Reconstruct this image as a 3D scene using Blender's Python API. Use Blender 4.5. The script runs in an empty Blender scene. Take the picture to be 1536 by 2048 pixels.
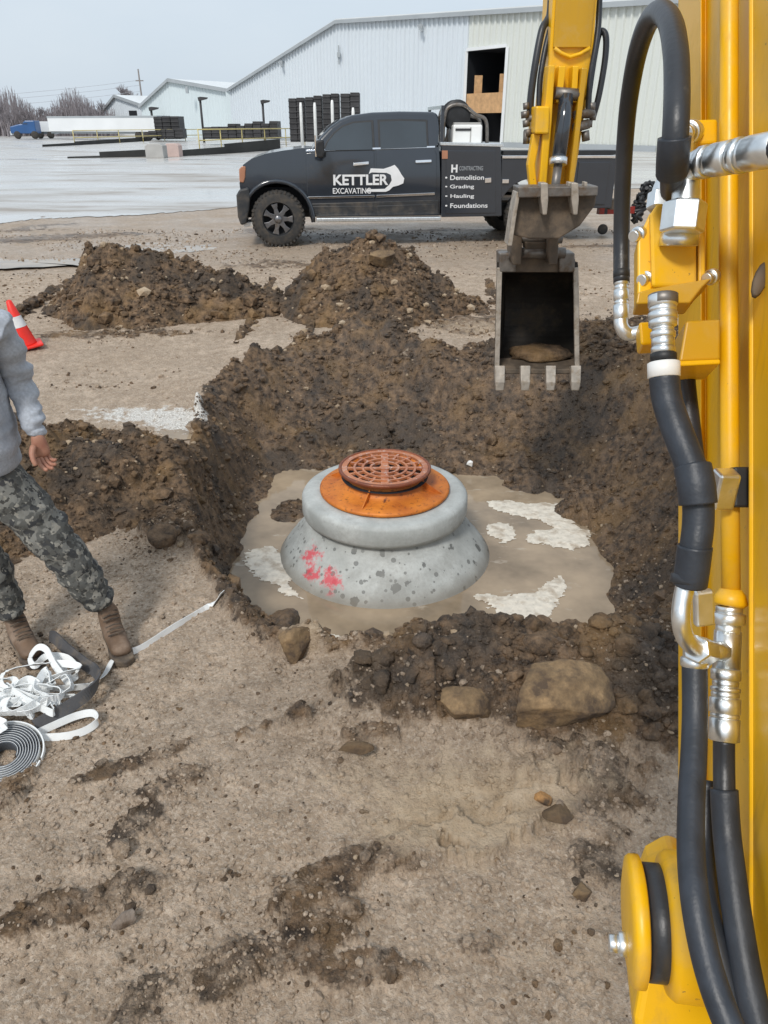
import bpy, bmesh, math, random
import numpy as np
from mathutils import Vector, Matrix
random.seed(7)
R = math.radians
sc = bpy.context.scene
col = sc.collection

# ------------------------------------------------------------------ camera
T, F, H = R(27.3), 1500.0, 2.1
CAM = Vector((0, 0, H))
RT = Vector((1, 0, 0)); FW = Vector((0, math.cos(T), -math.sin(T))); UPV = Vector((0, math.sin(T), math.cos(T)))
cam = bpy.data.cameras.new('camera'); camo = bpy.data.objects.new('camera', cam); col.objects.link(camo)
camo.location = CAM; camo.rotation_euler = (math.pi / 2 - T, 0, 0)
cam.sensor_fit = 'VERTICAL'; cam.sensor_height = 36; cam.lens = 36 * F / 2048
cam.clip_start = 0.05; cam.clip_end = 2000
sc.camera = camo

def ray(u, v): return RT * ((u - 768) / F) + UPV * ((1024 - v) / F) + FW
def C(u, v, d): return CAM + ray(u, v) * d                    # photo direction at an axial distance
def PZ(u, v, z):
    r = ray(u, v); return CAM + r * ((z - H) / r.z)
def PY(u, v, y):
    r = ray(u, v); return CAM + r * (y / r.y)

# ------------------------------------------------------------------ tagging
def tag(o, label=None, cat=None, group=None, kind=None):
    if label: o['label'] = label
    if cat: o['category'] = cat
    if group: o['group'] = group
    if kind: o['kind'] = kind
    return o
def empty(name, loc, rz=0, label=None, cat=None, group=None):
    o = bpy.data.objects.new(name, None); col.objects.link(o)
    o.location = loc; o.rotation_euler = (0, 0, rz); o.empty_display_size = .1
    return tag(o, label, cat, group)
def copy_tree(o, parent=None):
    c = o.copy(); col.objects.link(c); c.parent = parent
    for ch in list(o.children): copy_tree(ch, c)
    return c

# ------------------------------------------------------------------ mesh builder (coordinates are those of the parent)
def frames(pts):
    pts = [Vector(p) for p in pts]; n = len(pts); ts = []
    for i in range(n):
        a = pts[max(i - 1, 0)]; b = pts[min(i + 1, n - 1)]; t = b - a
        ts.append(t.normalized() if t.length > 1e-9 else Vector((0, 0, 1)))
    ref = Vector((0, 0, 1)) if abs(ts[0].z) < .9 else Vector((0, 1, 0))
    nrm = (ref - ts[0] * ref.dot(ts[0])).normalized(); out = []
    for i in range(n):
        nrm = (nrm - ts[i] * nrm.dot(ts[i])).normalized()
        out.append((pts[i], nrm.copy(), ts[i].cross(nrm)))
    return out
def spline(pts, k=6):
    P = [Vector(p) for p in pts]; out = []; n = len(P)
    for i in range(n - 1):
        p0, p1, p2, p3 = P[max(i - 1, 0)], P[i], P[i + 1], P[min(i + 2, n - 1)]
        for j in range(k):
            t = j / k
            out.append(.5 * ((2 * p1) + (p2 - p0) * t + (2 * p0 - 5 * p1 + 4 * p2 - p3) * t * t + (3 * p1 - p0 - 3 * p2 + p3) * t ** 3))
    out.append(P[-1]); return out
def lerp_list(vals, n):
    m = len(vals); out = []
    for i in range(n):
        t = i / (n - 1) * (m - 1); a = min(int(t), m - 2); f = t - a
        out.append(vals[a] * (1 - f) + vals[a + 1] * f)
    return out
class MB:
    def __init__(s): s.v = []; s.f = []; s.sm = []
    def add(s, vs, fs, smooth=False):
        b = len(s.v); s.v += [tuple(p) for p in vs]
        for f in fs: s.f.append(tuple(i + b for i in f)); s.sm.append(smooth)
        return s
    def box(s, c, size, M=None):
        c = Vector(c); hx, hy, hz = [k / 2 for k in size]; vs = []
        for z in (-hz, hz):
            for x, y in ((-hx, -hy), (hx, -hy), (hx, hy), (-hx, hy)):
                p = Vector((x, y, z)); vs.append(c + (M @ p if M else p))
        return s.add(vs, [(3, 2, 1, 0), (4, 5, 6, 7), (0, 1, 5, 4), (1, 2, 6, 5), (2, 3, 7, 6), (3, 0, 4, 7)])
    def bx(s, x0, x1, y0, y1, z0, z1): return s.box(((x0 + x1) / 2, (y0 + y1) / 2, (z0 + z1) / 2), (abs(x1 - x0), abs(y1 - y0), abs(z1 - z0)))
    def bar(s, a, b, w, h, up=(0, 0, 1)):
        a, b = Vector(a), Vector(b); t = (b - a); L = t.length; t.normalize(); u = Vector(up)
        if abs(t.dot(u)) > .97: u = Vector((0, 1, 0))
        x = t.cross(u).normalized(); z = x.cross(t)
        M = Matrix((x, t, z)).transposed()
        return s.box((a + b) / 2, (w, L, h), M)
    def prism(s, poly, o, ex, ey, ext, smooth=False):
        o, ex, ey, ext = Vector(o), Vector(ex), Vector(ey), Vector(ext); n = len(poly)
        a = [o + ex * p[0] + ey * p[1] for p in poly]; b = [p + ext for p in a]
        return s.add(a + b, [tuple(range(n - 1, -1, -1)), tuple(range(n, 2 * n))] + [(i, (i + 1) % n, n + (i + 1) % n, n + i) for i in range(n)], smooth)
    def loft(s, rings, smooth=True, caps=True, closed=True):
        n = len(rings[0]); vs = [p for r in rings for p in r]; fs = []
        for k in range(len(rings) - 1):
            for i in range(n if closed else n - 1):
                j = (i + 1) % n; fs.append((k * n + i, k * n + j, (k + 1) * n + j, (k + 1) * n + i))
        b = len(s.v); s.add(vs, fs, smooth)
        if caps and closed:
            s.f += [tuple(b + i for i in range(n - 1, -1, -1)), tuple(b + (len(rings) - 1) * n + i for i in range(n))]; s.sm += [False, False]
        return s
    def tube(s, pts, r, n=12, caps=True):
        fr = frames(pts); rr = [r] * len(fr) if not isinstance(r, (list, tuple)) else (r if len(r) == len(fr) else lerp_list(r, len(fr)))
        return s.loft([[p + (a * math.cos(2 * math.pi * i / n) + b * math.sin(2 * math.pi * i / n)) * q for i in range(n)] for (p, a, b), q in zip(fr, rr)], True, caps)
    def lathe(s, prof, o=(0, 0, 0), axis=(0, 0, 1), n=32, caps=True, smooth=True):
        o, ax = Vector(o), Vector(axis).normalized()
        x = ax.orthogonal().normalized(); y = ax.cross(x)
        return s.loft([[o + ax * z + (x * math.cos(2 * math.pi * i / n) + y * math.sin(2 * math.pi * i / n)) * max(r, 1e-4) for i in range(n)] for r, z in prof], smooth, caps)
    def ribbon(s, pts, w, th, side=None):
        fr = frames(pts); rings = []
        for k, (p, a, b) in enumerate(fr):
            if side is not None:
                t = a.cross(b) * -1; sd = Vector(side[k] if isinstance(side, list) else side); t = (fr[min(k + 1, len(fr) - 1)][0] - fr[max(k - 1, 0)][0]).normalized()
                b = (sd - t * sd.dot(t)).normalized(); a = t.cross(b)
            rings.append([p + b * w / 2 + a * th / 2, p - b * w / 2 + a * th / 2, p - b * w / 2 - a * th / 2, p + b * w / 2 - a * th / 2])
        return s.loft(rings, False)
    def build(s, name, m, parent=None, bevel=0, seg=2, label=None):
        me = bpy.data.meshes.new(name); me.from_pydata(s.v, [], s.f); me.update()
        bm = bmesh.new(); bm.from_mesh(me); bmesh.ops.recalc_face_normals(bm, faces=bm.faces); bm.to_mesh(me); bm.free()
        me.polygons.foreach_set('use_smooth', s.sm)
        me.materials.append(m)
        o = bpy.data.objects.new(name, me); col.objects.link(o)
        if parent: o.parent = parent
        if bevel:
            b = o.modifiers.new('bevel', 'BEVEL'); b.width = bevel; b.segments = seg; b.limit_method = 'ANGLE'; b.angle_limit = R(40)
        if label: o['label'] = label
        return o
def np_mesh(name, V, Fq, m, smooth=True, attr=None, parent=None):
    me = bpy.data.meshes.new(name); k = Fq.shape[1]
    me.vertices.add(len(V)); me.vertices.foreach_set('co', V.astype(np.float32).ravel())
    me.loops.add(Fq.size); me.loops.foreach_set('vertex_index', Fq.astype(np.int32).ravel())
    me.polygons.add(len(Fq)); me.polygons.foreach_set('loop_start', np.arange(0, Fq.size, k, dtype=np.int32))
    me.polygons.foreach_set('use_smooth', np.full(len(Fq), smooth, dtype=bool))
    me.update(); me.validate()
    if attr is not None:
        a = me.attributes.new('mask', 'FLOAT_COLOR', 'POINT'); a.data.foreach_set('color', attr.astype(np.float32).ravel())
    me.materials.append(m)
    o = bpy.data.objects.new(name, me); col.objects.link(o)
    if parent: o.parent = parent
    return o

# ------------------------------------------------------------------ numpy noise
def h2(ix, iy, s=0):
    h = (ix.astype(np.int64) * 374761393 + iy.astype(np.int64) * 668265263 + s * 982451653) & 0xFFFFFFFF
    h = ((h ^ (h >> 13)) * 1274126177) & 0xFFFFFFFF
    h = ((h ^ (h >> 15)) * 2246822519) & 0xFFFFFFFF
    return ((h ^ (h >> 16)) & 0xFFFFFF) / float(0x1000000)
def vn(x, y, s=0):
    ix = np.floor(x); iy = np.floor(y); fx = x - ix; fy = y - iy
    fx = fx * fx * fx * (fx * (fx * 6 - 15) + 10); fy = fy * fy * fy * (fy * (fy * 6 - 15) + 10)
    a = h2(ix, iy, s); b = h2(ix + 1, iy, s); c = h2(ix, iy + 1, s); d = h2(ix + 1, iy + 1, s)
    return (a * (1 - fx) + b * fx) * (1 - fy) + (c * (1 - fx) + d * fx) * fy - .5
def fbm(x, y, o=4, s=0, g=.5):
    r = 0; a = 1; t = 0
    for k in range(o):
        c, q = math.cos(k * 1.1), math.sin(k * 1.1)
        r = r + a * vn(x * c - y * q, x * q + y * c, s + k * 17); t += a; a *= g; x = x * 2.03; y = y * 2.03
    return r / t
def worley(x, y, s=0):
    ix = np.floor(x); iy = np.floor(y); best = np.full(x.shape, 9.0); hid = np.zeros(x.shape)
    for dx in (-1, 0, 1):
        for dy in (-1, 0, 1):
            cx = ix + dx; cy = iy + dy
            d = (cx + h2(cx, cy, s) - x) ** 2 + (cy + h2(cx, cy, s + 5) - y) ** 2
            m = d < best; best = np.where(m, d, best); hid = np.where(m, h2(cx, cy, s + 9), hid)
    return np.sqrt(best), hid
def clodh(x, y, s=0, p=.75):
    d, h = worley(x, y, s); return np.clip(1 - d * 1.4, 0, 1) ** p * h
def sst(a, b, x):
    t = np.clip((x - a) / (b - a), 0, 1); return t * t * (3 - 2 * t)
def pdist(x, y, poly):
    """signed distance, positive inside"""
    n = len(poly); best = np.full(np.shape(x), 1e9); ins = np.zeros(np.shape(x), bool)
    for i in range(n):
        ax, ay = poly[i]; bx, by = poly[(i + 1) % n]; ex, ey = bx - ax, by - ay
        t = np.clip(((x - ax) * ex + (y - ay) * ey) / (ex * ex + ey * ey), 0, 1)
        best = np.minimum(best, (x - ax - t * ex) ** 2 + (y - ay - t * ey) ** 2)
        c = ((ay > y) != (by > y)); xi = ax + (y - ay) / (ey if abs(ey) > 1e-9 else 1e-9) * ex
        ins ^= (c & (x < xi))
    return np.where(ins, 1, -1) * np.sqrt(best)

# ------------------------------------------------------------------ materials
def newmat(name):
    m = bpy.data.materials.new(name); m.use_nodes = True; nt = m.node_tree
    b = nt.nodes['Principled BSDF']; return m, nt, b
def N(nt, t, **kw):
    n = nt.nodes.new(t)
    for k, v in kw.items():
        if k in n.inputs: n.inputs[k].default_value = v
        else: setattr(n, k, v)
    return n
def L(nt, a, b): nt.links.new(a, b)
def mix(nt, fac, a, b, mode='MIX'):
    n = nt.nodes.new('ShaderNodeMix'); n.data_type = 'RGBA'; n.blend_type = mode
    for sock, val in ((n.inputs[0], fac), (n.inputs[6], a), (n.inputs[7], b)):
        if hasattr(val, 'is_linked'): L(nt, val, sock)
        else: sock.default_value = val if not isinstance(val, tuple) else (*val[:3], 1)
    return n.outputs[2]
def ramp(nt, src, a, b):
    n = nt.nodes.new('ShaderNodeMapRange'); n.inputs[1].default_value = a; n.inputs[2].default_value = b; n.clamp = True
    L(nt, src, n.inputs[0]); return n.outputs[0]
def math_(nt, op, a, b=0.0):
    n = nt.nodes.new('ShaderNodeMath'); n.operation = op
    for sock, val in ((n.inputs[0], a), (n.inputs[1], b)):
        if hasattr(val, 'is_linked'): L(nt, val, sock)
        else: sock.default_value = val
    return n.outputs[0]
def noise(nt, vec, scale, detail=3, rough=.55):
    n = N(nt, 'ShaderNodeTexNoise'); n.inputs['Scale'].default_value = scale; n.inputs['Detail'].default_value = detail; n.inputs['Roughness'].default_value = rough
    L(nt, vec, n.inputs['Vector']); return n.outputs[0]
def bump(nt, h, strength, dist, nrm=None):
    n = nt.nodes.new('ShaderNodeBump'); n.inputs['Strength'].default_value = strength; n.inputs['Distance'].default_value = dist
    L(nt, h, n.inputs['Height'])
    if nrm: L(nt, nrm, n.inputs['Normal'])
    return n.outputs[0]
def pmat(name, c, rough=.5, metal=0, var=.12, scale=6, bmp=0, bscale=60, dirt=None, dscale=5, dlo=.55, dhi=.75, coat=0, rvar=.12, spec=.5):
    m, nt, b = newmat(name); tc = N(nt, 'ShaderNodeTexCoord').outputs['Object']
    n1 = noise(nt, tc, scale, 4); c2 = tuple(k * (1 - var) for k in c); c3 = tuple(min(1, k * (1 + var)) for k in c)
    cc = mix(nt, ramp(nt, n1, .3, .7), c2, c3)
    rg = math_(nt, 'ADD', ramp(nt, n1, .2, .8), 0); rg = math_(nt, 'MULTIPLY', rg, rvar); rg = math_(nt, 'ADD', rg, rough - rvar / 2)
    if dirt:
        n2 = noise(nt, tc, dscale, 6, .65); f = ramp(nt, n2, dlo, dhi); cc = mix(nt, f, cc, dirt)
        rg = math_(nt, 'ADD', rg, math_(nt, 'MULTIPLY', f, .25))
    L(nt, cc, b.inputs['Base Color']); L(nt, rg, b.inputs['Roughness']); b.inputs['Metallic'].default_value = metal
    b.inputs['Specular IOR Level'].default_value = spec
    if coat: b.inputs['Coat Weight'].default_value = coat; b.inputs['Coat Roughness'].default_value = .08
    if bmp: L(nt, bump(nt, noise(nt, tc, bscale, 3), bmp, .004), b.inputs['Normal'])
    return m
M = {}
MUD = (.16, .11, .07)
M['yellow'] = pmat('yellow_paint', (.86, .45, .006), .40, 0, .05, 3, .05, 40, (.30, .17, .05), 7, .62, .85, .25)
M['yellow_worn'] = pmat('worn_yellow_paint', (.62, .32, .012), .45, 0, .15, 8, .08, 60, (.16, .10, .05), 9, .52, .75, .1)
M['chrome'] = pmat('zinc_plated_steel', (.80, .83, .84), .36, 1, .12, 40, .05, 90, (.35, .36, .36), 30, .6, .8)
M['steel'] = pmat('bare_steel', (.20, .185, .17), .45, .7, .25, 20, .15, 60, MUD, 14, .5, .7)
M['mudsteel'] = pmat('muddy_steel', (.095, .074, .055), .65, .2, .3, 10, .3, 50, (.20, .15, .105), 8, .45, .65)
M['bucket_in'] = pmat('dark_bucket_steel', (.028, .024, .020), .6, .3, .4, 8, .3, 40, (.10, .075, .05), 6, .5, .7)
M['tooth'] = pmat('worn_tooth_steel', (.44, .39, .33), .5, .5, .2, 20, .2, 50, (.25, .19, .13), 18, .5, .7)
M['rubber'] = pmat('hose_rubber', (.028, .031, .037), .40, 0, .2, 12, .12, 120, (.10, .09, .08), 25, .66, .8)
M['sleeve'] = pmat('hose_sleeve', (.026, .032, .043), .46, 0, .25, 30, .14, 160, (.14, .13, .12), 30, .68, .8)
M['black'] = pmat('black_plastic', (.018, .019, .021), .5, 0, .3, 10)
M['blackpaint'] = pmat('truck_paint', (.024, .031, .042), .16, 0, .08, 2, 0, 50, (.07, .06, .05), 2.2, .62, .95, .8, .06)
M['blacklow'] = pmat('dusty_truck_paint', (.030, .033, .037), .42, 0, .2, 5, 0, 50, (.12, .095, .07), 5, .45, .8, .1)
M['glass'] = pmat('tinted_glass', (.030, .042, .052), .03, 0, .3, .8, spec=1.0)
M['tyre'] = pmat('tyre_rubber', (.035, .034, .033), .8, 0, .3, 12, .3, 40, (.11, .09, .07), 9, .45, .75)
M['rim'] = pmat('dark_alloy', (.22, .22, .23), .3, .8, .2, 8, 0, 40, (.14, .11, .08), 10, .5, .75)
M['chromebright'] = pmat('chrome_trim', (.85, .86, .88), .12, 1, .05)
M['white'] = pmat('white_paint', (.78, .78, .76), .4, 0, .06, 3, 0, 30, (.5, .47, .42), 4, .6, .85)
M['letter'] = pmat('white_vinyl', (.74, .75, .76), .4, 0, .05)
M['letterdim'] = pmat('grey_vinyl', (.26, .28, .30), .4, 0, .05)
M['redlens'] = pmat('red_lens', (.25, .02, .015), .2, 0, .1)
M['amber'] = pmat('amber_lens', (.42, .20, .12), .2, 0, .1)
M['cone'] = pmat('cone_orange', (.80, .030, .018), .45, 0, .08, 8, 0, 40, (.35, .08, .05), 10, .62, .8)
M['reflect'] = pmat('reflective_collar', (.72, .72, .72), .35, 0, .08, 20)
M['wall'] = None
M['woodpanel'] = pmat('plywood', (.52, .31, .15), .7, 0, .2, 3)
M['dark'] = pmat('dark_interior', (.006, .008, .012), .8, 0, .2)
M['darkplastic'] = pmat('stacked_plastic', (.035, .034, .036), .6, 0, .5, .8, 0, 5)
M['roofmetal'] = pmat('roof_metal', (.72, .74, .74), .35, .0, .06, .3)
M['railyellow'] = pmat('rail_yellow', (.60, .50, .20), .5, 0, .15, 1)
M['conc'] = pmat('weathered_concrete', (.42, .41, .39), .8, 0, .15, 1.2)
M['pinkconc'] = pmat('faded_pink_block', (.55, .42, .38), .8, 0, .1, 1.2)
M['whitebox'] = pmat('white_trailer_skin', (.74, .76, .77), .45, 0, .05, .3)
M['blue'] = pmat('blue_paint', (.03, .10, .26), .35, 0, .15, .6)
M['wood'] = pmat('pole_wood', (.22, .20, .19), .85, 0, .2, 2)
M['bark'] = pmat('grey_bark', (.25, .225, .235), .9, 0, .25, 1)
M['strap'] = pmat('white_webbing', (.80, .82, .82), .6, 0, .06, 20, .3, 300)
M['darkstrap'] = pmat('dark_webbing', (.085, .085, .09), .75, 0, .2, 15, .4, 300, (.2, .16, .12), 12, .5, .75)
M['greyroll'] = pmat('grey_webbing', (.075, .085, .10), .7, 0, .2, 20, .3, 300)
M['rock'] = None

def yellow_mat(name, c):
    """machine paint with dust, mud specks, rub marks"""
    m, nt, b = newmat(name); tc = N(nt, 'ShaderNodeTexCoord').outputs['Object']
    cc = mix(nt, ramp(nt, noise(nt, tc, 3, 4), .3, .7), tuple(k * .93 for k in c), c)
    mp = N(nt, 'ShaderNodeMapping'); mp.inputs['Scale'].default_value = (26, 26, 2.2); mp.inputs['Rotation'].default_value = (R(27), 0, 0); L(nt, tc, mp.inputs['Vector'])
    st = math_(nt, 'MULTIPLY', ramp(nt, noise(nt, mp.outputs[0], 1, 5, .65), .55, .75), .45)
    cc = mix(nt, st, cc, (.46, .27, .05))
    dust = math_(nt, 'MULTIPLY', ramp(nt, noise(nt, tc, 5, 6, .7), .50, .72), .42); cc = mix(nt, dust, cc, (.50, .37, .18))
    sp = ramp(nt, noise(nt, tc, 95, 3, .6), .70, .74); cl = ramp(nt, noise(nt, tc, 7, 3), .48, .62); spk = math_(nt, 'MULTIPLY', sp, cl); cc = mix(nt, spk, cc, (.16, .11, .06))
    ch = math_(nt, 'MULTIPLY', ramp(nt, noise(nt, tc, 38, 5, .7), .70, .73), .9); cc = mix(nt, ch, cc, (.20, .09, .03))
    L(nt, cc, b.inputs['Base Color']); rg = math_(nt, 'ADD', .36, math_(nt, 'MULTIPLY', math_(nt, 'ADD', dust, st), .5)); L(nt, rg, b.inputs['Roughness'])
    L(nt, bump(nt, noise(nt, tc, 130, 3), .05, .002), b.inputs['Normal']); return m
M['yellow'] = yellow_mat('yellow_machine_paint', (.90, .495, .005)); M['yellow_worn'] = yellow_mat('worn_machine_paint', (.60, .33, .012))
# ------------------------------------------------------------------ earth material
def earth_mat(name='wet_gravel_and_soil'):
    m, nt, b = newmat(name)
    at = N(nt, 'ShaderNodeAttribute', attribute_name='mask'); sp = N(nt, 'ShaderNodeSeparateColor'); L(nt, at.outputs['Color'], sp.inputs[0])
    soil, pale_glint, wet, clay = sp.outputs[0], sp.outputs[1], sp.outputs[2], at.outputs['Alpha']
    tc = N(nt, 'ShaderNodeTexCoord').outputs['Object']
    # crushed stone
    big = noise(nt, tc, 1.3, 5, .6); mid = noise(nt, tc, 14, 4, .6); fine = noise(nt, tc, 85, 3, .7)
    g = mix(nt, ramp(nt, big, .32, .68), (.46, .345, .245), (.64, .51, .39))
    g = mix(nt, ramp(nt, noise(nt, tc, 5, 5, .65), .40, .60), mix(nt, .45, g, (.30, .225, .16)), g)
    g = mix(nt, ramp(nt, mid, .40, .6), mix(nt, .6, g, (.27, .195, .13)), g)
    vo = N(nt, 'ShaderNodeTexVoronoi'); vo.inputs['Scale'].default_value = 95; L(nt, tc, vo.inputs['Vector'])
    vs = N(nt, 'ShaderNodeSeparateColor'); L(nt, vo.outputs['Color'], vs.inputs[0])
    stone = mix(nt, ramp(nt, vs.outputs[0], .0, 1.0), (.19, .14, .10), (.68, .58, .47))
    g = mix(nt, math_(nt, 'MULTIPLY', ramp(nt, fine, .43, .58), .60), g, stone)
    # soil
    b2 = noise(nt, tc, 2.6, 4, .6); m2 = noise(nt, tc, 17, 5, .65)
    s = mix(nt, ramp(nt, m2, .36, .66), (.034, .023, .016), (.255, .165, .096))
    s = mix(nt, math_(nt, 'MULTIPLY', ramp(nt, b2, .50, .68), .55), s, (.27, .16, .062))
    s = mix(nt, math_(nt, 'MULTIPLY', ramp(nt, noise(nt, tc, 2.1, 4), .50, .62), .72), s, (.052, .043, .036))
    s = mix(nt, math_(nt, 'MULTIPLY', ramp(nt, fine, .55, .72), .5), s, (.24, .19, .14))
    # edge of the soil broken by noise
    e = math_(nt, 'ADD', soil, math_(nt, 'MULTIPLY', math_(nt, 'SUBTRACT', mid, .5), .9))
    e = math_(nt, 'ADD', e, math_(nt, 'MULTIPLY', math_(nt, 'SUBTRACT', fine, .5), .5))
    c = mix(nt, ramp(nt, e, .38, .62), g, s)
    c = mix(nt, ramp(nt, math_(nt, 'ADD', clay, math_(nt, 'MULTIPLY', math_(nt, 'SUBTRACT', mid, .5), .8)), .4, .7), c, mix(nt, ramp(nt, mid, .3, .7), (.37, .27, .17), (.53, .42, .30)))
    c = mix(nt, ramp(nt, math_(nt, 'ADD', pale_glint, math_(nt, 'MULTIPLY', math_(nt, 'SUBTRACT', mid, .5), 1.3)), .42, .6), c, mix(nt, ramp(nt, fine, .42, .6), (.50, .46, .41), (.86, .84, .79)))  # near-white speckle: sky reflection put into the ground colour
    wf = ramp(nt, math_(nt, 'ADD', wet, math_(nt, 'MULTIPLY', math_(nt, 'SUBTRACT', big, .5), .7)), .35, .7)
    c = mix(nt, math_(nt, 'MULTIPLY', wf, .26), c, mix(nt, .5, c, (.09, .07, .055)))
    L(nt, c, b.inputs['Base Color'])
    rg = math_(nt, 'SUBTRACT', .82, math_(nt, 'MULTIPLY', wf, .52)); L(nt, rg, b.inputs['Roughness'])
    b.inputs['Specular IOR Level'].default_value = .4
    n1 = bump(nt, noise(nt, tc, 55, 5, .72), 1.0, .016)
    n2 = bump(nt, noise(nt, tc, 190, 2, .6), .6, .004, n1)
    L(nt, n2, b.inputs['Normal'])
    return m
M['earth'] = earth_mat()

# ------------------------------------------------------------------ ground shape
RIM = [(-.45, 2.72), (-.80, 3.16), (-1.13, 3.84), (-1.33, 4.6), (-1.40, 5.3), (-1.56, 6.3), (-1.25, 7.0), (-.75, 7.5), (-.2, 7.75), (.45, 7.3), (1.0, 6.9), (1.6, 6.6), (2.3, 6.0), (2.5, 5.0), (2.2, 4.0), (1.85, 3.25), (1.3, 2.78), (.9, 2.72), (.5, 2.74), (.1, 2.64)]
FLOOR = [(-.35, 3.45), (-.75, 3.75), (-.98, 4.3), (-.92, 5.1), (-.78, 5.65), (-.35, 5.55), (.4, 5.5), (.9, 5.5), (1.18, 5.2), (1.42, 4.65), (1.40, 4.1), (1.22, 3.42), (.7, 3.28), (.2, 3.30)]
WATER_Z = -.555
def base_h(x, y): return .29 * sst(4.5, 13.5, y)
def gauss(x, y, cx, cy, sx, sy, a=0):
    c, s = math.cos(a), math.sin(a); dx, dy = x - cx, y - cy
    return np.exp(-.5 * (((dx * c + dy * s) / sx) ** 2 + ((-dx * s + dy * c) / sy) ** 2))
def ground(x, y, fine=True):
    """height and material masks of the yard"""
    wx = x + .10 * fbm(x * 2.1, y * 2.1, 3, 3) ; wy = y + .10 * fbm(x * 2.1 + 9, y * 2.1, 3, 4)
    dr = pdist(wx, wy, RIM); df = pdist(wx, wy, FLOOR)
    t = np.where(df > 0, 1.0, np.clip(dr, 0, None) / np.clip(np.clip(dr, 0, None) + np.clip(-df, 0, None), 1e-6, None))
    prof = .36 * t + .64 * sst(0.0, .66, t)
    z = base_h(x, y) * (1 - t) - .66 * prof + .11 * gauss(x, y, -.72, 5.2, .22, .35)
    near = np.exp(-((x) ** 2 + (y - 4.5) ** 2) / 60.)
    soil = sst(-.16, .06, dr)
    # bank on the right, lip in front of the pit, rough ground behind
    bank = .42 * gauss(x, y, 2.45, 5.2, .55, 1.5, -.12) + .22 * gauss(x, y, 2.1, 7.0, .5, .5) + .30 * gauss(x, y, 2.1, 3.6, .55, .8)
    lip = .15 * gauss(x, y, .52, 2.37, .46, .20, .08) + .17 * gauss(x, y, 1.25, 2.33, .42, .24) + .05 * gauss(x, y, .15, 2.5, .25, .16) + .06 * gauss(x, y, -.05, 3.0, .3, .18)
    back = .10 * gauss(x, y, -.3, 7.5, .7, .35) + .05 * gauss(x, y, -1.65, 6.5, .2, .4) + .08 * gauss(x, y, 1.2, 7.0, .6, .3)
    hill = (bank + lip + back) * (1 - .9 * t)
    z = z + hill
    soil = np.maximum(soil, sst(.045, .11, hill + .13 * fbm(x * 3.2, y * 3.2, 5, 8, .6)))
    # soil washed over the gravel: ruts and dropped clods
    st = fbm(x * 1.5 + 3, y * 3.0, 4, 21)
    soil = np.maximum(soil, .95 * sst(.25, .6, np.maximum(gauss(x, y, .70, 2.38, .42, .17, .04), gauss(x, y, 1.35, 2.25, .35, .25)) + .45 * fbm(x * 5, y * 5, 4, 59, .6)))
    drop = np.zeros(x.shape)
    for cx, cy, sx, sy, a, h in ((-.93, 2.02, .16, .035, .5, 1), (-.75, 1.93, .11, .04, .6, 1), (-.86, 1.72, .05, .12, -.5, .9), (-.95, 1.45, .22, .05, .35, 1), (-1.35, 1.85, .05, .12, -.5, .8), (-1.45, 1.62, .09, .07, 0, .9),
                                 (.20, 1.68, .38, .055, .28, 1), (.55, 1.82, .25, .05, .1, .9), (-.15, 1.55, .2, .05, .5, .9), (.75, 1.95, .2, .16, .2, .8), (-.05, 2.12, .09, .03, 0, 1), (-.4, 1.28, .3, .07, .4, .8), (.05, 1.3, .25, .05, .2, .7),
                                 (.8, 2.2, .3, .1, .2, .9), (-.55, 2.18, .25, .04, .2, .6), (.35, 2.32, .35, .10, .1, 1), (-2.9, 8.0, .8, .15, .1, .8), (-5.5, 14.6, 1.2, .35, .2, .8), (-9, 15.2, 2.5, .4, .1, .7), (-1.3, 11.5, 1.2, .3, .1, .6), (1.3, 8.4, .9, .5, .1, .7)):
        drop = np.maximum(drop, h * gauss(x, y, cx, cy, sx, sy, a))
    dm = sst(.26, .58, drop * (.18 + 1.7 * np.clip(.5 + 1.3 * fbm(x * 9, y * 9, 5, 31, .62), 0, 1)))
    soil = np.maximum(soil, dm * .60)
    soil = np.maximum(soil, .9 * sst(.35, .6, gauss(x, y, -1.22, 4.3, .2, .55) + .3 * fbm(x * 5, y * 5, 3, 55)))
    soil = np.maximum(soil, .62 * sst(.02, .30, fbm(x * .45 + 5, y * 1.3, 4, 51)) * sst(8, 10, y) * sst(30, 17, y))
    soil = np.maximum(soil, .60 * sst(.10, .32, fbm(x * 1.6 + 2, y * 1.6, 5, 53, .6)) * sst(2.6, 1.9, y))
    z = z + .018 * dm * (y < 12)
    # noise relief
    far = sst(30, 12, y)
    z = z + (.030 * fbm(x * .9, y * .9, 4, 1) + .012 * fbm(x * 4, y * 4, 3, 2)) * np.where(y > 15, .3, 1) * sst(2.0, -.3, df)
    if fine:
        rough = sst(.3, .7, soil)
        lump = (clodh(x * 2.4 + .3 * fbm(x * 5, y * 5, 3, 47), y * 2.4, 46, 1.3) * .22 * sst(-.55, -.15, dr) + clodh(x * 5.5, y * 5.5, 40) * .085) + clodh(x * 12, y * 12, 41) * .034 + clodh(x * 26, y * 26, 42) * .020 + .10 * np.abs(fbm(x * 1.6, y * 1.6, 3, 14)) * sst(-.5, -.1, dr)
        dry = sst(.02, -.2, df); smooth = sst(.05, .2, fbm(x * 1.3, y * 1.3, 2, 15))
        z = z + rough * (lump * (1 - .55 * smooth) + .05 * fbm(x * 3, y * 3, 4, 12)) * (.25 + .75 * dry) * np.where(y > 12, .4, 1) * (1 - .55 * dm * (hill < .02) * (dr < -.1))
        gr = (1 - rough)
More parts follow.
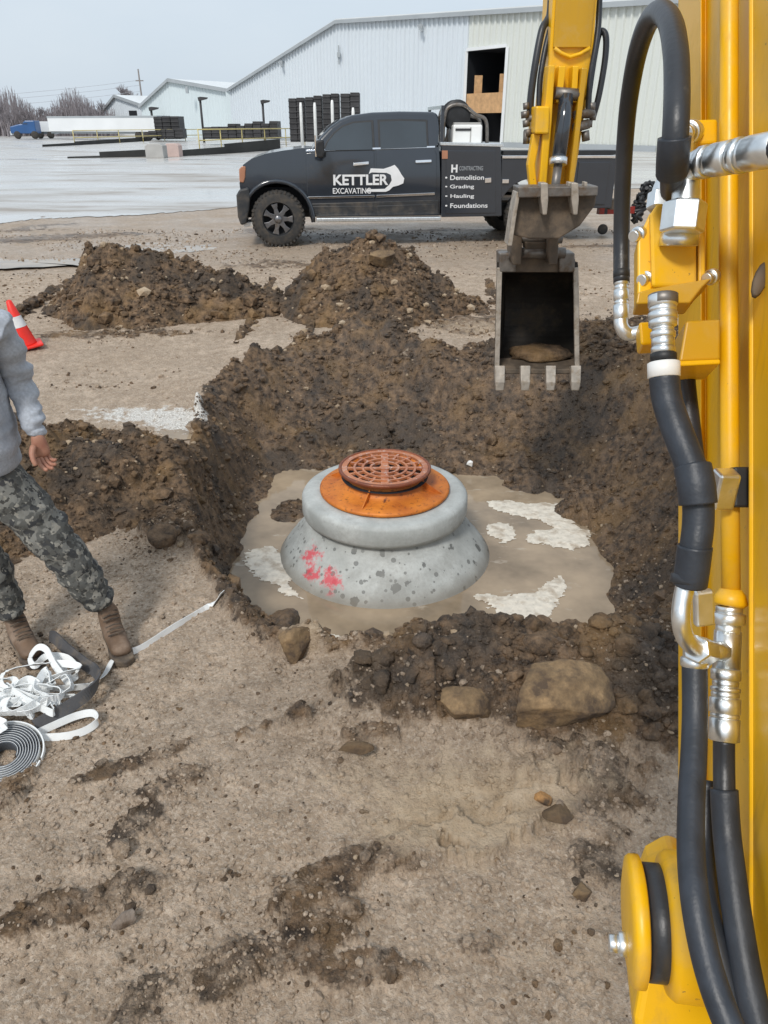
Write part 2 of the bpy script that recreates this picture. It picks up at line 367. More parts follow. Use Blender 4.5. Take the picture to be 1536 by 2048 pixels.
        z = z + gr * (.016 * fbm(x * 2.6 + y * 1.2, y * 8, 4, 16) * sst(3.4, 2.4, y) + .007 * fbm(x * 24, y * 24, 3, 13) + .006 * clodh(x * 42, y * 42, 43) + .011 * (clodh(x * 20, y * 20, 44) > .62) * clodh(x * 20, y * 20, 44)) * far
        # wheel-worn smoother, finer places
    pale_glint = .66 * gauss(x, y, -1.95, 5.75, .55, .17, -.1) + .6 * gauss(x, y, -1.5, 5.5, .2, .2) + .34 * gauss(x, y, -.95, 3.75, .35, .4) * (dr < -.05)  # pale patch left of the pit paints the sky mirrored in a puddle
    pale_glint = pale_glint * (1 - .9 * sst(-.05, .1, dr))
    wet = np.clip(.15 + .55 * sst(-.2, .3, dr) + .5 * gauss(x, y, .05, 2.2, .7, .22) + .8 * gauss(x, y, .95, 2.15, .3, .16) + .7 * gauss(x, y, -.3, 2.45, .2, .1) + .8 * gauss(x, y, .75, 2.05, .16, .06) + .5 * sst(.05, .3, fbm(x * 1.1 + 7, y * 1.8, 3, 57)) * sst(4, 3, y) + .45 * sst(9.5, 12, y) * sst(40, 16, y), 0, 1)
    wet = np.maximum(wet, 1.15 * sst(.14, .02, z - WATER_Z) * (dr > 0))
    clay = .8 * gauss(x, y, -.05, 3.15, .3, .12) + .6 * gauss(x, y, -.33, 2.72, .16, .1) + .6 * gauss(x, y, .25, 1.75, .30, .12, .2) + .50 * gauss(x, y, .1, 1.98, .75, .16) + .55 * gauss(x, y, .95, 8.2, .5, .35) + .3 * gauss(x, y, -.2, 7.0, .45, .3) + .45 * gauss(x, y, .6, 1.35, .4, .2)
    soil = soil * (1 - .8 * sst(.4, .8, clay) * (df < .0) * (dr < .2))
    return z, np.stack([soil, pale_glint, wet, clay], -1)

def grid_faces(nr, nc):
    i = np.arange(nr - 1)[:, None] * nc + np.arange(nc - 1)[None, :]
    return np.stack([i, i + 1, i + nc + 1, i + nc], -1).reshape(-1, 4)
def make_ground():
    th = np.concatenate([np.arange(-180, -48, 3.0), np.arange(-48, 48, .125), np.arange(48, 180.1, 3.0)]) * math.pi / 180
    r = [.25, .4, .55, .7, .82]
    while r[-1] < 17: r.append(r[-1] * 1.0042)
    while r[-1] < 900: r.append(r[-1] * 1.03)
    r = np.array(r)
    TH, RR = np.meshgrid(th, r); x = (RR * np.sin(TH)).ravel(); y = (RR * np.cos(TH)).ravel()
    z = np.zeros(x.shape); mk = np.zeros((len(x), 4)); ch = 150000
    for k in range(0, len(x), ch):
        z[k:k + ch], mk[k:k + ch] = ground(x[k:k + ch], y[k:k + ch])
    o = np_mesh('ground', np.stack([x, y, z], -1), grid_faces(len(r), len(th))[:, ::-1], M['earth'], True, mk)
    tag(o, kind='structure')
make_ground()
def gz(x, y): return float(ground(np.array([float(x)]), np.array([float(y)]))[0][0])

# ------------------------------------------------------------------ dirt piles
def pile(name, label, ridge, wid, yc0, x0, x1, y0, y1, res, seed, soilv=1.0, ochre=0.0, group=None, tilt=0, under=False):
    xs = np.arange(x0, x1, res); ys = np.arange(y0, y1, res); X, Y = np.meshgrid(xs, ys); x, y = X.ravel(), Y.ravel()
    hx = np.interp(x + .06 * fbm(x * 5, y * 5, 3, seed + 2), [p[0] for p in ridge], [p[1] for p in ridge])
    yy = np.abs(y - yc0 - tilt * (x - (x0 + x1) / 2) + .15 * fbm(x * 2, y * 2, 3, seed + 1))
    w = .12 + wid * hx
    s = np.clip(1 - yy / w, -.6, 1); prof = np.where(s > 0, 1 - (1 - s) ** 1.15, s)
    h = hx * prof
    edge = sst(-.02, .12, h)
    lump = clodh(x * 4.5, y * 4.5, seed) * .13 + clodh(x * 10, y * 10, seed + 3) * .06 + clodh(x * 23, y * 23, seed + 4) * .026 + .10 * fbm(x * 2.6, y * 2.6, 4, seed + 5)
    z = (ground(x, y, False)[0] if under else base_h(x, y)) + h - .05 + edge * lump * 1.0 - .10 * (h < -.05)
    mk = np.stack([np.full(x.shape, soilv), 0 * x, .2 + 0 * x, ochre * (fbm(x * 1.7, y * 1.7, 3, seed + 8) > .05)], -1)
    o = np_mesh(name, np.stack([x, y, z], -1), grid_faces(len(ys), len(xs)), M['earth'], True, mk)
    tag(o, label, 'dirt pile', group)
    def hf(px, py):
        i = np.clip(((px - x0) / res).astype(int), 0, len(xs) - 1); j = np.clip(((py - y0) / res).astype(int), 0, len(ys) - 1)
        k = j * len(xs) + i; return z[k], h[k]
    return hf
PL = pile('dirt_pile', 'long dark brown dirt pile beside the orange traffic cone', [(-4.25, -.1), (-4.0, .05), (-3.72, .3), (-3.45, .62), (-3.22, .78), (-2.95, .68), (-2.62, .66), (-2.3, .52), (-1.8, .40), (-1.3, .22), (-.95, .03), (-.8, -.1)], 1.15, 9.05, -4.3, -.75, 7.6, 10.6, .016, 60, group='dirt piles in front of the truck')
PR = pile('dirt_pile', 'rounded brown dirt pile topped by a tan rock, in front of the truck', [(-1.5, -.1), (-1.25, .12), (-.95, .45), (-.62, .66), (-.25, .76), (0, .78), (.3, .66), (.65, .36), (.95, .16), (1.2, .08), (1.4, -.1)], 1.15, 9.05, -1.55, 1.45, 7.6, 10.6, .016, 80, group='dirt piles in front of the truck')
PM = pile('dirt_pile', 'low ochre brown soil mound behind the legs of the worker', [(-4.2, .25), (-3.2, .40), (-2.6, .40), (-2.1, .36), (-1.75, .31), (-1.45, .24), (-1.25, .15), (-1.0, .0), (-.95, -.1)], 2.55, 4.3, -4.2, -.95, 2.7, 5.9, .009, 100, ochre=.30, tilt=.22, under=True)

# ------------------------------------------------------------------ scattered clods and stones
def ico(sub):
    bm = bmesh.new(); bmesh.ops.create_icosphere(bm, subdivisions=sub, radius=1); bm.verts.ensure_lookup_table()
    v = np.array([p.co[:] for p in bm.verts]); f = np.array([[q.index for q in p.verts] for p in bm.faces]); bm.free(); return v, f
rng = np.random.default_rng(5)
def scatter(name, x, y, z, size, mk, label, sub=1, flat=.75, smooth=False, rough=0):
    V0, F0 = ico(sub); n = len(x)
    dirs = rng.normal(size=(n, 4, 3)); dirs /= np.linalg.norm(dirs, axis=2, keepdims=True)
    V = np.repeat(V0[None], n, 0)
    for k in range(4):                                    # random facets cut the ball into a lump
        d = np.einsum('nvc,nc->nv', V, dirs[:, k]); cut = rng.uniform(.45, .85, (n, 1)); ex = np.clip(d - cut, 0, None)
        V = V - ex[..., None] * dirs[:, k][:, None]
    V = V * rng.uniform(.75, 1.2, (n, 1, 3)) * rng.uniform(.88 if sub < 2 else .97, 1.12 if sub < 2 else 1.03, (n, V0.shape[0], 1))
    if rough: V = V * (1 + rough * ((fbm(V[..., 0] * 2.8 + np.arange(n)[:, None], V[..., 1] * 2.8 + V[..., 2] * 2.3, 4, 9) * 1.9 + fbm(V[..., 0] * 8 + np.arange(n)[:, None], V[..., 1] * 8 + V[..., 2] * 6, 3, 19) * 1.1)))[..., None]
    V[..., 2] *= flat
    a = rng.uniform(0, 6.28, n); c, s = np.cos(a)[:, None], np.sin(a)[:, None]
    X = V[..., 0] * c - V[..., 1] * s; Y = V[..., 0] * s + V[..., 1] * c
    P = np.stack([x[:, None] + X * size[:, None], y[:, None] + Y * size[:, None], z[:, None] + V[..., 2] * size[:, None]], -1).reshape(-1, 3)
    FF = (F0[None] + (np.arange(n) * len(V0))[:, None, None]).reshape(-1, 3)
    o = np_mesh(name, P, FF, M['earth'], smooth, np.repeat(mk, len(V0), 0))
    return tag(o, label, 'clods', kind='stuff')
def cam_ok(x, y): return np.abs(x) < .62 * (y * .889 + .96) + .3
# gravel on the near ground
n = 30000
r = np.sqrt(rng.uniform(.9 ** 2, 6.5 ** 2, n * 2)); r = r * rng.uniform(.35, 1, n * 2) ** .5; a = rng.uniform(-.7, .7, n * 2)
x, y = r * np.sin(a), r * np.cos(a); k = (y > .85); x, y = x[k], y[k]
z, mk = ground(x, y); k = (z > WATER_Z + .02) & (rng.uniform(0, 1, len(x)) < sst(-.25, .3, fbm(x * 2.2, y * 2.2, 3, 77)) * .9 + .1); x, y, z, mk = x[k], y[k], z[k], mk[k]
sz = np.exp(rng.normal(math.log(.0052), .5, len(x))).clip(.0025, .02); mk = mk.copy(); mk[:, 0] *= rng.uniform(.3, 1, len(x)); mk[:, 0] = np.maximum(mk[:, 0], (rng.uniform(0, 1, len(x)) < .10) * .9)
scatter('gravel', x, y, z + sz * .2, sz, mk, 'loose grey and tan gravel over the near ground')
n = 16000
x = rng.uniform(-7.5, 6, n); y = rng.uniform(6.3, 15.5, n); z, mk = ground(x, y); k = cam_ok(x, y) & (fbm(x * .8, y * 1.6, 3, 78) > -.08) & (mk[:, 0] < .5); x, y, z, mk = x[k], y[k], z[k], mk[k].copy()
sz = np.exp(rng.normal(math.log(.011), .45, len(x))).clip(.006, .035); mk[:, 0] = (rng.uniform(0, 1, len(x)) < .35) * .9
scatter('gravel', x, y, z + sz * .2, sz, mk, 'coarse gravel between the pit and the black truck')
# soil clods in and round the pit
n = 80000
x = rng.uniform(-3, 3.4, n); y = rng.uniform(.9, 8.4, n); z, mk = ground(x, y)
k = (mk[:, 0] > rng.uniform(.3, .95, n)) & (z > WATER_Z + .0) & cam_ok(x, y) & (rng.uniform(0, 1, n) < np.where((pdist(x, y, RIM) > .05) & (y > 3.4), .45, 1)); x, y, z, mk = x[k], y[k], z[k], mk[k].copy()
sz = np.exp(rng.normal(math.log(.0085), .68, len(x))).clip(.003, .085) * np.where(y < 2.4, .62, 1.0); mk[:, 3] = (rng.uniform(0, 1, len(x)) < .05) * .8; mk[:, 1] = 0
scatter('soil_clods', x, y, z + sz * .15, sz, mk, 'dark brown soil clods in and around the pit', sub=1)
# bigger sticky clods
n = 9000
x = rng.uniform(-1.9, 3.0, n); y = rng.uniform(2.0, 8.0, n); z, mk = ground(x, y)
k = (mk[:, 0] > .7) & (z > WATER_Z + .01) & cam_ok(x, y) & (fbm(x * 1.4, y * 1.4, 3, 91) > .02); x, y, z, mk = x[k], y[k], z[k], mk[k].copy()
k = rng.uniform(0, 1, len(x)) < np.where((pdist(x, y, RIM) > .02) & (y > 3.3), .25, 1); x, y, z, mk = x[k][:1100], y[k][:1100], z[k][:1100], mk[k][:1100]
sz = np.exp(rng.normal(math.log(.028), .5, len(x))).clip(.012, .11) * np.where(y < 2.6, .8, 1); mk[:, 3] = 0; mk[:, 1] = 0; mk[:, 0] = 1
scatter('soil_clods', x, y, z + sz * .05, sz, mk, 'bigger sticky brown clods on the pit walls and lip', sub=3, smooth=True, rough=.16)
n = 1500
x = rng.normal(.72, .42, n); y = rng.normal(2.46, .24, n); z, mk = ground(x, y); k = (mk[:, 0] > .6) & (z > -.15); x, y, z = x[k][:300], y[k][:300], z[k][:300]
sz = np.exp(rng.normal(math.log(.019), .62, len(x))).clip(.008, .080)
scatter('soil_clods', x, y, z + sz * .1, sz, np.tile([1, 0, .2, 0], (len(x), 1)), 'chunky brown clods heaped on the near lip of the pit', sub=3, smooth=True, rough=.24)
# clods on the piles
for hf, (x0, x1, y0, y1), nn, lab in ((PL, (-4.25, -.8, 7.9, 9.9), 6000, 'clods lying over the long dark dirt pile'), (PR, (-1.5, 1.4, 7.9, 9.9), 6000, 'clods lying over the rounded dirt pile'), (PM, (-4, -1.1, 3.1, 5.6), 12000, 'clods lying over the low ochre soil mound')):
    x = rng.uniform(x0, x1, nn); y = rng.uniform(y0, y1, nn); z, h = hf(x, y); k = h > -.01; x, y, z = x[k], y[k], z[k]
    sz = np.exp(rng.normal(math.log(.016 if y0 > 5 else .009), .65, len(x))).clip(.004, .11)
    mk = np.stack([np.ones(len(x)), 0 * x, .2 + 0 * x, (rng.uniform(0, 1, len(x)) < .06) * .8], -1)
    scatter('soil_clods', x, y, z + sz * .15, sz, mk, lab)

# ------------------------------------------------------------------ boulders one can point at
def rock_mat(name, c):
    return pmat(name, c, .85, 0, .4, 16, 1.4, 55, (.085, .058, .038), 9, .40, .60)
M['rock_tan'] = rock_mat('tan_clay_rock', (.25, .165, .085)); M['rock_brown'] = rock_mat('brown_clay_rock', (.16, .105, .055)); M['rock_grey'] = rock_mat('grey_stone', (.28, .23, .19))
def rock(label, p, size, m, seed, rz=0, cuts=9):
    V0, F0 = ico(5); g = np.random.default_rng(seed); V = V0.copy()
    for k in range(cuts):
        d = g.normal(size=3); d /= np.linalg.norm(d); c = g.uniform(.42, .78); ex = np.clip(V @ d - c, 0, None); V = V - ex[:, None] * d * .985
    V = V * (1 + .10 * fbm(V[:, 0] * 2.2 + seed, V[:, 1] * 2.2 + V[:, 2] * 1.7, 4, seed)[:, None] + .09 * fbm(V[:, 0] * 7, V[:, 1] * 7 + V[:, 2] * 6, 4, seed + 1)[:, None] + .06 * fbm(V[:, 0] * 19 + V[:, 2] * 8, V[:, 1] * 19 + V[:, 2] * 14, 3, seed + 2)[:, None])
    o = np_mesh('rock', V * np.array(size), F0, m, True); o.location = p; o.rotation_euler = (g.uniform(-.2, .2), g.uniform(-.2, .2), rz)
    return tag(o, label, 'rock', 'rocks dug out around the pit')
def on(u, v, z0=0):
    z = z0
    for _ in range(6):
        p = PZ(u, v, z); z = gz(p.x, p.y)
    return p
p = on(1120, 1450, .1); rock('biggest tan boulder, in the soil lip between the pit and the yellow boom', (p.x, p.y + .1, p.z + .0), (.25, .19, .19), M['rock_tan'], 5, .35)
p = on(930, 1440, .1); rock('ochre lump of clay left of the biggest boulder', (p.x, p.y + .08, p.z + .0), (.12, .10, .08), M['rock_tan'], 8, .5)
p = on(592, 1325, 0); rock('blocky tan rock alone at the near left corner of the pit', (p.x, p.y + .06, p.z + .04), (.10, .09, .10), M['rock_tan'], 12, .3)
p = on(250, 1845, 0); rock('flat topped brick-like stone lying in the foreground gravel', (p.x, p.y + .0, p.z + .012), (.048, .036, .025), M['rock_grey'], 21, .1, 14)
p = on(1085, 1605, 0); rock('small orange tan pebble by a dark clod in the front gravel', (p.x, p.y, p.z + .015), (.032, .028, .026), rock_mat('orange_pebble', (.50, .26, .09)), 30)
p = on(1115, 1635, 0); rock('dark clod beside the orange tan pebble', (p.x, p.y, p.z + .02), (.065, .05, .035), M['rock_brown'], 31)
p = on(818, 712, .15); rock('pale stone on the far rim of the pit', (p.x, p.y, p.z + .03), (.10, .08, .05), rock_mat('pale_stone', (.42, .34, .26)), 33)
zz, _ = PR(np.array([.02]), np.array([8.75])); rock('flat tan rock on top of the rounded dirt pile', (.0, 8.75, float(zz[0]) + .04), (.22, .14, .10), M['rock_tan'], 41, .2)
p = on(708, 1500, 0); rock('flat dark slab sunk in the wet gravel before the pit', (p.x, p.y, p.z + .008), (.075, .03, .025), M['rock_brown'], 43)
p = on(1165, 1790, 0); rock('rough ochre stone next to the yellow pin boss', (p.x, p.y, p.z + .015), (.045, .035, .03), M['rock_tan'], 47)
p = PY(941, 934, 5.9); rock('tiny white stone on the dark far wall of the pit', (p.x, p.y, gz(p.x, p.y) + .01), (.035, .03, .04), M['white'], 49)

# ------------------------------------------------------------------ muddy water and froth
def water_mat(name, c, rough=.04, foam=0):
    m, nt, b = newmat(name); tc = N(nt, 'ShaderNodeTexCoord').outputs['Object']
    n1 = noise(nt, tc, 2.2, 4, .6); cc = mix(nt, ramp(nt, n1, .35, .65), tuple(k * .68 for k in c), tuple(k * 1.2 for k in c))
    if foam:
        mp = N(nt, 'ShaderNodeMapping'); mp.inputs['Scale'].default_value = (1, 2.4, 1); L(nt, tc, mp.inputs['Vector'])
        f = ramp(nt, noise(nt, mp.outputs[0], 3.2, 7, .68), .60, .68); cc = mix(nt, math_(nt, 'MULTIPLY', f, foam), cc, (.52, .46, .38))
    L(nt, cc, b.inputs['Base Color']); b.inputs['Roughness'].default_value = rough; b.inputs['IOR'].default_value = 1.33; b.inputs['Specular IOR Level'].default_value = .5
    L(nt, bump(nt, noise(nt, tc, 7, 3), .06, .01), b.inputs['Normal']); return m
M['water'] = water_mat('muddy_water', (.34, .262, .18), .025, .55)
M['puddle'] = water_mat('clear_puddle', (.20, .17, .14), .05)
def sheet(name, poly, z, m, label=None, cat=None, kind=None, seed=0, sub=5, jag=.05, thick=0, dome=0):
    pts = []
    n = len(poly)
    for i in range(n):
        a, b2 = np.array(poly[i]), np.array(poly[(i + 1) % n])
        for k in range(sub):
            q = a + (b2 - a) * k / sub; d = h2(np.array([i * sub + k]), np.array([seed]), 3)[0] - .5; t = b2 - a; t = np.array([-t[1], t[0]]) / (np.linalg.norm(t) + 1e-9)
            pts.append(q + t * d * jag * 2)
    cx, cy = np.mean(pts, 0); rings = []; vs = [(cx, cy, z + dome)]; fs = []; K = 6; npt = len(pts)
    for r_ in range(1, K + 1):
        f = r_ / K
        for q in pts:
            hh = (1 - f * f) * dome + (dome * .9 * (h2(np.array([int(q[0] * 900 + r_ * 31)]), np.array([int(q[1] * 900)]), seed)[0] - .3) if r_ < K else -.012 * (dome > 0))
            vs.append((cx + (q[0] - cx) * f, cy + (q[1] - cy) * f, z + hh))
    for i in range(npt): fs.append((0, 1 + i, 1 + (i + 1) % npt))
    for r_ in range(K - 1):
        for i in range(npt): fs.append((1 + r_ * npt + i, 1 + (r_ + 1) * npt + i, 1 + (r_ + 1) * npt + (i + 1) % npt, 1 + r_ * npt + (i + 1) % npt))
    mb = MB(); mb.add(vs, fs, dome > 0); o = mb.build(name, m); return tag(o, label, cat, kind=kind)
sheet('water', [(-1.25, 3.3), (-1.3, 5.2), (-1.1, 6.2), (-.2, 6.7), (.8, 6.4), (1.9, 5.6), (2.0, 4.2), (1.5, 3.2), (.4, 3.05), (-.5, 3.1)], WATER_Z, M['water'], kind='structure', jag=0)
def zpoly(pix, z): return [tuple(PZ(u, v, z).xy) for u, v in pix]
M['froth'] = pmat('pale_froth', (.70, .64, .54), .3, 0, .16, 22, .4, 45, (.44, .36, .27), 9, .50, .66)
zf = WATER_Z + .004
def froth(label, pix, seed):
    poly = zpoly(pix, zf); xs_ = [p[0] for p in poly]; ys_ = [p[1] for p in poly]; rs = .008
    gx = np.arange(min(xs_) - .12, max(xs_) + .12, rs); gy = np.arange(min(ys_) - .12, max(ys_) + .12, rs); X, Y = np.meshgrid(gx, gy); x, y = X.ravel(), Y.ravel()
    m = pdist(x, y, poly) + .025 + .10 * fbm(x * 7, y * 11, 4, seed) + .07 * fbm(x * 30, y * 44, 4, seed + 1, .6) + .07 * fbm(x * 3 + y * 5, y * 3, 3, seed + 2)
    z = zf - .002 + .007 * np.clip(m / .08, 0, 1) ** .8 + .005 * fbm(x * 26, y * 26, 3, seed + 3) * (m > 0)
    Fq = grid_faces(len(gy), len(gx)); keep = (m[Fq] > 0).all(1); Fq = Fq[keep]; used = np.unique(Fq); rm = np.zeros(len(x), int); rm[used] = np.arange(len(used))
    o = np_mesh('froth', np.stack([x, y, z], -1)[used], rm[Fq], M['froth'], True); tag(o, label, 'froth', kind='stuff')
for lab, pix in (('broad cream froth patch along the right far shore of the muddy water', [(985, 1003), (1040, 1010), (1090, 1008), (1125, 1015), (1138, 1040), (1165, 1065), (1168, 1090), (1120, 1092), (1060, 1085), (1075, 1062), (1120, 1058), (1080, 1040), (1030, 1028), (990, 1018)]),
                 ('cream froth tongue along the right near shore of the muddy water', [(1130, 1150), (1122, 1180), (1105, 1215), (1095, 1255), (1085, 1272), (1040, 1262), (1008, 1240), (1005, 1215), (960, 1195), (1010, 1198), (1060, 1190), (1090, 1170), (1110, 1155)]),
                 ('small froth patch on the water right of the concrete cone', [(980, 1052), (1010, 1050), (1025, 1075), (1005, 1082), (985, 1072)]),
                 ('pale froth strip on the water left of the concrete cone', [(500, 1110), (545, 1092), (560, 1120), (575, 1160), (600, 1195), (570, 1190), (540, 1160), (505, 1135)]),
                 ('froth streak on the water before the concrete cone', [(640, 1270), (690, 1282), (740, 1300), (720, 1306), (670, 1292)])):
    froth(lab, pix, len(lab))
for pix, z, lab in (([(-120, 520), (60, 512), (150, 512), (185, 520), (165, 532), (40, 533), (-100, 540)], .20, 0), ([(225, 497), (260, 488), (330, 484), (420, 490), (440, 498), (380, 505), (300, 506)], .215, 1),
                    ([(905, 672), (960, 650), (1000, 652), (1010, 672), (950, 690)], .165, 2), ([(312, 862), (360, 858), (395, 866), (390, 878), (340, 880)], .0, 5)):
    yy = PZ(pix[0][0], pix[0][1], .2).y; z = float(base_h(0, np.array(yy))) + (-.004 if lab < 3 else .004)
    if lab in (3, 4):
        q = on(pix[0][0] + 25, pix[0][1] + 5); z = q.z + .012
    sheet('puddle', zpoly(pix, z), z, M['water'], kind='structure', seed=lab, jag=.16 if lab < 2 else .006)
# ------------------------------------------------------------------ manhole
MX, MY = 0.005, 4.57
def cone_concrete():
    m, nt, b = newmat('precast_concrete'); tc = N(nt, 'ShaderNodeTexCoord').outputs['Object']
    n1 = noise(nt, tc, 4, 5, .6); c = mix(nt, ramp(nt, n1, .3, .7), (.35, .365, .35), (.58, .60, .58))
    c = mix(nt, math_(nt, 'MULTIPLY', ramp(nt, noise(nt, tc, 60, 3, .7), .5, .75), .5), c, (.33, .33, .32))
    vo = N(nt, 'ShaderNodeTexVoronoi'); vo.inputs['Scale'].default_value = 11; vo.inputs['Randomness'].default_value = 1; L(nt, tc, vo.inputs['Vector'])
    sp = N(nt, 'ShaderNodeSeparateColor'); L(nt, vo.outputs['Color'], sp.inputs[0])
    rad = math_(nt, 'MULTIPLY', ramp(nt, sp.outputs[0], .30, 1.0), .58)
    rad = math_(nt, 'MULTIPLY', rad, ramp(nt, noise(nt, tc, 2.3, 2), .36, .50))
    d = math_(nt, 'SUBTRACT', rad, math_(nt, 'ADD', vo.outputs['Distance'], math_(nt, 'MULTIPLY', math_(nt, 'SUBTRACT', noise(nt, tc, 34, 4), .5), .62)))
    sx = N(nt, 'ShaderNodeSeparateXYZ'); L(nt, tc, sx.inputs[0])
    low = ramp(nt, sx.outputs['Z'], -.22, -.30)
    c = mix(nt, math_(nt, 'MULTIPLY', math_(nt, 'MULTIPLY', ramp(nt, d, .0, .05), low), .85), c, (.11, .115, .11))
    vo2 = N(nt, 'ShaderNodeTexVoronoi'); vo2.inputs['Scale'].default_value = 26; L(nt, tc, vo2.inputs['Vector'])
    s2 = N(nt, 'ShaderNodeSeparateColor'); L(nt, vo2.outputs['Color'], s2.inputs[0])
    d2 = math_(nt, 'SUBTRACT', math_(nt, 'MULTIPLY', ramp(nt, s2.outputs[1], .52, 1.0), .50), vo2.outputs['Distance'])
    c = mix(nt, math_(nt, 'MULTIPLY', math_(nt, 'MULTIPLY', ramp(nt, d2, .0, .06), low), .75), c, (.13, .135, .13))
    # damp foot line and grime
    c = mix(nt, math_(nt, 'MULTIPLY', ramp(nt, sx.outputs['Z'], -.47, -.54), .6), c, (.20, .17, .13))
    c = mix(nt, math_(nt, 'MULTIPLY', ramp(nt, noise(nt, tc, 3.5, 6, .72), .48, .66), .55), c, (.25, .245, .225))
    # red survey paint
    def blob(px, py, pz, r0, k):
        cx = N(nt, 'ShaderNodeVectorMath', operation='DISTANCE'); L(nt, tc, cx.inputs[0]); cx.inputs[1].default_value = (px, py, pz)
        return math_(nt, 'ADD', ramp(nt, cx.outputs['Value'], r0, 0), math_(nt, 'MULTIPLY', math_(nt, 'SUBTRACT', noise(nt, tc, k, 4, .7), .5), 2.0))
    f = math_(nt, 'MAXIMUM', blob(-.335, -.55, -.46, .16, 16), blob(-.49, -.37, -.38, .17, 18))
    f = math_(nt, 'MAXIMUM', f, blob(-.46, -.46, -.47, .14, 21))
    c = mix(nt, math_(nt, 'MULTIPLY', ramp(nt, f, .52, .82), .85), c, (.66, .06, .09))
    L(nt, c, b.inputs['Base Color']); b.inputs['Roughness'].default_value = .62
    L(nt, bump(nt, noise(nt, tc, 55, 4, .7), .35, .006), b.inputs['Normal']); return m
def rust(name, a, bb, cc, rough=.6, s=5):
    m, nt, b = newmat(name); tc = N(nt, 'ShaderNodeTexCoord').outputs['Object']
    c = mix(nt, ramp(nt, noise(nt, tc, s, 5, .65), .33, .66), a, bb)
    c = mix(nt, ramp(nt, noise(nt, tc, s * 6, 4, .7), .55, .72), c, cc)
    L(nt, c, b.inputs['Base Color']); b.inputs['Roughness'].default_value = rough; b.inputs['Metallic'].default_value = .1
    L(nt, bump(nt, noise(nt, tc, 90, 4), .4, .004), b.inputs['Normal']); return m
M['precast'] = cone_concrete()
M['rust'] = rust('orange_rust', (.74, .24, .028), (.46, .12, .018), (.12, .035, .016), .55, 5)
M['rustdark'] = rust('brown_rust', (.26, .075, .03), (.17, .05, .025), (.40, .13, .04), .42, 7)
M['rustlid'] = rust('worn_sheen_rust', (.58, .22, .09), (.38, .13, .065), (.62, .52, .47), .33, 6)  # pale flecks: worn edges plus sky reflection of wet bars, painted in
mb = MB().lathe([(.30, -.60), (.30, -.085), (.34, -.083), (.515, -.083), (.545, -.094), (.558, -.115), (.560, -.205), (.552, -.228), (.53, -.243), (.512, -.252), (.513, -.268), (.535, -.305), (.58, -.36), (.635, -.425), (.69, -.495), (.735, -.56), (.765, -.63), (.77, -.8), (.30, -.8)], n=96, caps=False)
o = mb.build('manhole_cone', M['precast']); o.location = (MX, MY, 0)
tag(o, 'grey precast concrete manhole cone with red paint marks standing in muddy water', 'manhole')
fr = empty('iron_collar', (MX, MY, -.08), .2, 'orange rusted iron manhole frame sitting on the concrete cone', 'manhole frame')
MB().lathe([(.25, 0), (.425, 0), (.436, .008), (.436, .022), (.425, .030), (.345, .034), (.290, .046), (.268, .066), (.258, .10), (.256, .142), (.25, .142), (.25, 0)], n=72, caps=False).build('flange', M['rust'], fr)
mb = MB().lathe([(.252, .128), (.285, .134), (.302, .140), (.308, .148), (.308, .160), (.300, .165), (.290, .165), (.288, .146), (.252, .144), (.252, .128)], n=72, caps=False); mb.build('rim', M['rustdark'], fr)
for k in range(4):
    a = k * math.pi / 2 + 1.0; d = Vector((math.cos(a), math.sin(a), 0)); t = Vector((-d.y, d.x, 0))
    MB().prism([(.262, .108), (.40, .034), (.255, .034)], -t * .004, d, (0, 0, 1), t * .008).build('gusset', M['rust'], fr)
gr = empty('manhole_grate', (MX, MY, .068), .0, 'round rusted manhole grate with ring slots lying in the iron frame', 'grate')
mb = MB()
def ringbox(r0, r1, z0, z1): mb.lathe([(r0, z0), (r1, z0), (r1, z1), (r0, z1), (r0, z0)], n=72, caps=False, smooth=False)
ringbox(.252, .287, -.012, .012); ringbox(.196, .210, -.006, .010); ringbox(.140, .155, -.006, .010); ringbox(.086, .101, -.006, .010); ringbox(.0, .036, -.006, .010)
mb.build('ring_bars', M['rustlid'], gr)
mb = MB()
for k in range(16):
    a = k * math.pi / 8; r0, r1 = (.02, .25) if k % 4 == 0 else ((.09, .25) if k % 2 == 0 else (.14, .25)); w = .050 if k % 8 == 4 else (.026 if k % 4 == 0 else .016)
    mb.box(Vector((math.cos(a), math.sin(a), 0)) * (r0 + r1) / 2 + Vector((0, 0, .001 - .0003 * k)), (r1 - r0, w, .014), Matrix.Rotation(a, 3, 'Z'))
mb.build('radial_bars', M['rustlid'], gr)
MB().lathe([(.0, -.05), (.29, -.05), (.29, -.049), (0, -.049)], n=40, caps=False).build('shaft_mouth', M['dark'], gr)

# ------------------------------------------------------------------ traffic cone
p = PZ(54, 692, .105); cn = empty('traffic_cone', (p.x, p.y, base_h(0, p.y) + .02), 0, 'orange traffic cone with a white collar at the end of the long dirt pile', 'traffic cone'); cn.rotation_euler = (-.03, -.16, .5); cn.scale = (.80, .80, .74)
MB().bx(-.19, .19, -.19, .19, 0, .035).build('base', M['cone'], cn, .012)
z_r = lambda z: .135 - (.135 - .03) * z / .62
MB().lathe([(z_r(z), .03 + z) for z in (0, .02, .24, .26)] + [(z_r(.60), .63), (z_r(.62) * .6, .645), (.016, .64)], n=28).build('cone_body', M['cone'], cn)
MB().lathe([(z_r(.26) + .003, .285), (z_r(.40) + .003, .43)], n=28, caps=False).build('collar', M['reflect'], cn)

